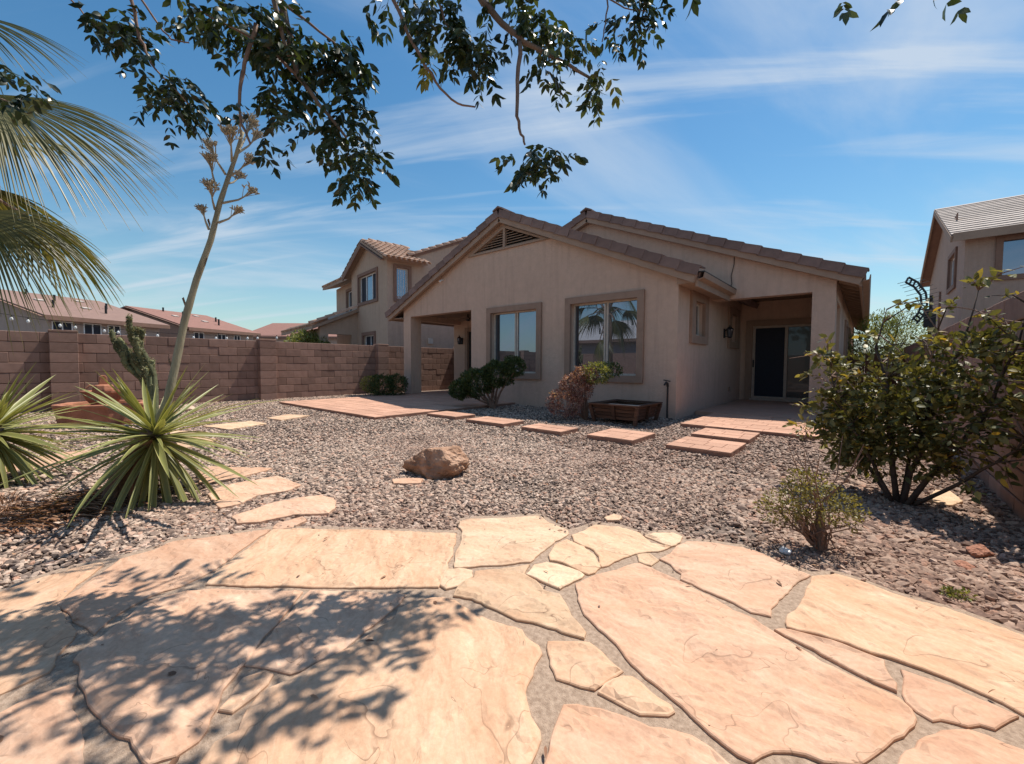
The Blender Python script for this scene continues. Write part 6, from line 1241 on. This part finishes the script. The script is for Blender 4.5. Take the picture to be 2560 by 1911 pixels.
# leaf masses: centre, spread, sprays, tint
CLS = [((-3.055, 0.38, 2.81), (0.137, 0.170, 0.114), 26, 0.1, 1.0),
 ((-3.019, 0.405, 2.716), (0.084, 0.170, 0.057), 10, 0.1, 1.0),
 ((-2.834, 0.547, 2.433), (0.179, 0.170, 0.133), 42, 0.12, 1.0),
 ((-2.885, 0.509, 2.538), (0.084, 0.170, 0.076), 12, 0.1, 1.0),
 ((-2.638, 0.633, 2.809), (0.183, 0.170, 0.064), 26, 0.3, 1.0),
 ((-2.45, 0.789, 2.729), (0.264, 0.170, 0.110), 70, 0.3, 1.0),
 ((-2.246, 0.957, 2.629), (0.224, 0.170, 0.146), 70, 0.3, 1.0),
 ((-2.127, 1.107, 2.577), (0.186, 0.170, 0.149), 60, 0.25, 1.0),
 ((-2.285, 0.911, 2.405), (0.142, 0.170, 0.119), 36, 0.22, 1.0),
 ((-2.373, 0.827, 2.242), (0.081, 0.170, 0.064), 7, 0.15, 1.0),
 ((-2.258, 0.976, 2.225), (0.104, 0.170, 0.075), 12, 0.2, 1.0),
 ((-2.111, 1.161, 2.374), (0.105, 0.170, 0.133), 36, 0.25, 1.0),
 ((-2.104, 1.156, 2.185), (0.116, 0.170, 0.114), 40, 0.25, 1.0),
 ((-2.067, 1.178, 2.017), (0.105, 0.170, 0.085), 26, 0.25, 1.0),
 ((-2.296, 0.78, 2.089), (0.049, 0.170, 0.039), 4, 0.2, 1.0),
 ((-1.772, 1.476, 2.819), (0.211, 0.170, 0.114), 50, 0.3, 1.0),
 ((-1.672, 1.554, 2.693), (0.169, 0.170, 0.114), 42, 0.25, 1.0),
 ((-1.797, 1.442, 2.587), (0.042, 0.170, 0.047), 5, 0.95, 1.0),
 ((-1.605, 1.606, 2.61), (0.084, 0.170, 0.085), 14, 0.2, 1.0),
 ((-1.454, 1.855, 2.886), (0.175, 0.170, 0.118), 38, 0.4, 1.0),
 ((-1.357, 1.984, 2.808), (0.155, 0.170, 0.120), 32, 0.45, 1.0),
 ((-1.403, 1.936, 2.653), (0.100, 0.170, 0.070), 14, 0.3, 1.0),
 ((-1.202, 2.159, 2.648), (0.068, 0.170, 0.081), 12, 0.7, 1.0),
 ((-1.199, 2.156, 2.547), (0.056, 0.170, 0.051), 7, 0.35, 1.0),
 ((-1.38, 1.769, 2.084), (0.116, 0.170, 0.085), 26, 0.3, 1.0),
 ((-1.316, 1.823, 2.085), (0.074, 0.170, 0.104), 14, 0.3, 1.0),
 ((-1.129, 2.347, 3.03), (0.163, 0.170, 0.095), 26, 0.15, 1.0),
 ((-1.042, 2.424, 3.089), (0.105, 0.170, 0.063), 14, 0.15, 1.0),
 ((-1.212, 2.267, 2.878), (0.047, 0.170, 0.063), 5, 0.1, 1.0),
 ((-2.005, 1.174, 2.824), (0.051, 0.170, 0.027), 3, 0.2, 1.0),
 ((-0.096, 1.952, 2.334), (0.037, 0.170, 0.010), 2, 0.5, 1.0),
 ((0.099, 2.119, 2.341), (0.049, 0.170, 0.013), 3, 0.2, 1.0),
 ((-3.725, 0.001, 2.597), (0.102, 0.170, 0.112), 20, 0.15, 1.0),
 ((-3.808, -0.075, 2.506), (0.090, 0.170, 0.102), 10, 0.15, 1.0),
 ((-1.937, 1.343, 2.965), (0.126, 0.170, 0.057), 14, 0.2, 1.0),
 ((-1.556, 1.772, 2.973), (0.131, 0.170, 0.059), 14, 0.25, 1.0),
 ((-0.987, 2.614, 3.4), (0.104, 0.080, 0.056), 6, .25, 1.5),  # from here on out of view, added to cast leaf shadows on the flagstones
 ((-1.005, 2.522, 3.4), (0.104, 0.080, 0.056), 5, .25, 1.5),
 ((-1.031, 2.443, 3.4), (0.117, 0.090, 0.063), 5, .25, 1.5),
 ((-1.015, 2.404, 3.4), (0.143, 0.110, 0.077), 7, .25, 1.5),
 ((-2.012, 2.308, 3.7), (0.169, 0.130, 0.091), 6, .25, 1.5),
 ((-2.093, 2.126, 3.7), (0.169, 0.130, 0.091), 5, .25, 1.5),
 ((-1.498, 2.313, 3.7), (0.169, 0.130, 0.091), 8, .25, 1.5),
 ((-1.449, 2.42, 3.7), (0.117, 0.090, 0.063), 4, .25, 1.5),
 ((-1.885, 2.009, 3.7), (0.182, 0.140, 0.098), 6, .25, 1.5),
 ((-2.447, 1.818, 3.7), (0.234, 0.180, 0.126), 6, .25, 1.5),
 ((-2.695, 1.818, 3.6), (0.156, 0.120, 0.084), 4, .25, 1.5),
 ((-1.584, 1.893, 3.7), (0.208, 0.160, 0.112), 7, .25, 1.5),
 ((-1.226, 2.098, 3.7), (0.195, 0.150, 0.105), 6, .25, 1.5),
 ((-0.923, 2.257, 3.5), (0.195, 0.150, 0.105), 8, .25, 1.5),
 ((-1.866, 1.846, 3.7), (0.221, 0.170, 0.119), 7, .25, 1.5),
 ((-1.139, 1.984, 3.7), (0.234, 0.180, 0.126), 8, .25, 1.5),
 ((-0.973, 2.174, 3.7), (0.208, 0.160, 0.112), 7, .25, 1.5),
 ((-0.796, 2.237, 3.6), (0.195, 0.150, 0.105), 6, .25, 1.5),
 ((-1.434, 1.869, 3.8), (0.234, 0.180, 0.126), 9, .25, 1.5),
 ((-1.337, 1.946, 3.7), (0.208, 0.160, 0.112), 8, .25, 1.5),
 ((-1.67, 1.818, 3.7), (0.195, 0.150, 0.105), 7, .25, 1.5),
 ((-1.225, 1.879, 3.7), (0.221, 0.170, 0.119), 8, .25, 1.5),
 ((-1.043, 2.066, 3.7), (0.195, 0.150, 0.105), 6, .25, 1.5)]
for c, (sx, sy, sz), n, tint, big in CLS:
    c = Vector(c)
    for i in range(max(2, int(n*.74))):
        g = Vector((rr.gauss(0, 1), rr.gauss(0, 1), rr.gauss(0, 1))).normalized()*rr.random()**.45*.8; p = c+RV*(g.x*sx)+CAMV*(g.y*sy)+UP*(g.z*sz)
        d = Vector((rr.gauss(0, 1), rr.gauss(0, 1), rr.gauss(-.5, .5)))+RV*g.x*1.2
        spray(p, d, rr.uniform(.09, .15)*big, rr.choice((7, 9, 9)), rr.uniform(.042, .066)*big, tint)
for i in range(420):       # unseen crown above and behind the viewer, added to cut the sky light
    q = Vector((rr.gauss(0, 1), rr.gauss(0, 1), rr.gauss(0, 1))).normalized()*rr.random()**.4; p = Vector((-1.9, -1.25, 3.75))+Vector((q.x*2.1, q.y*1.25, q.z*.75))
    spray(p, Vector((rr.gauss(0, 1), rr.gauss(0, 1), rr.gauss(-.3, .5))), rr.uniform(.14, .22), 9, rr.uniform(.075, .11), .3)
n = len(Lp); r = np.random.default_rng(17); L = np.array(Ll); foliage(tr, np.array(Lp), np.array(Ld), r.normal(size=(n, 3))+np.array((0, 0, .8)), L, L*.48, np.array(Ltt), M['treeleaf'], 300)
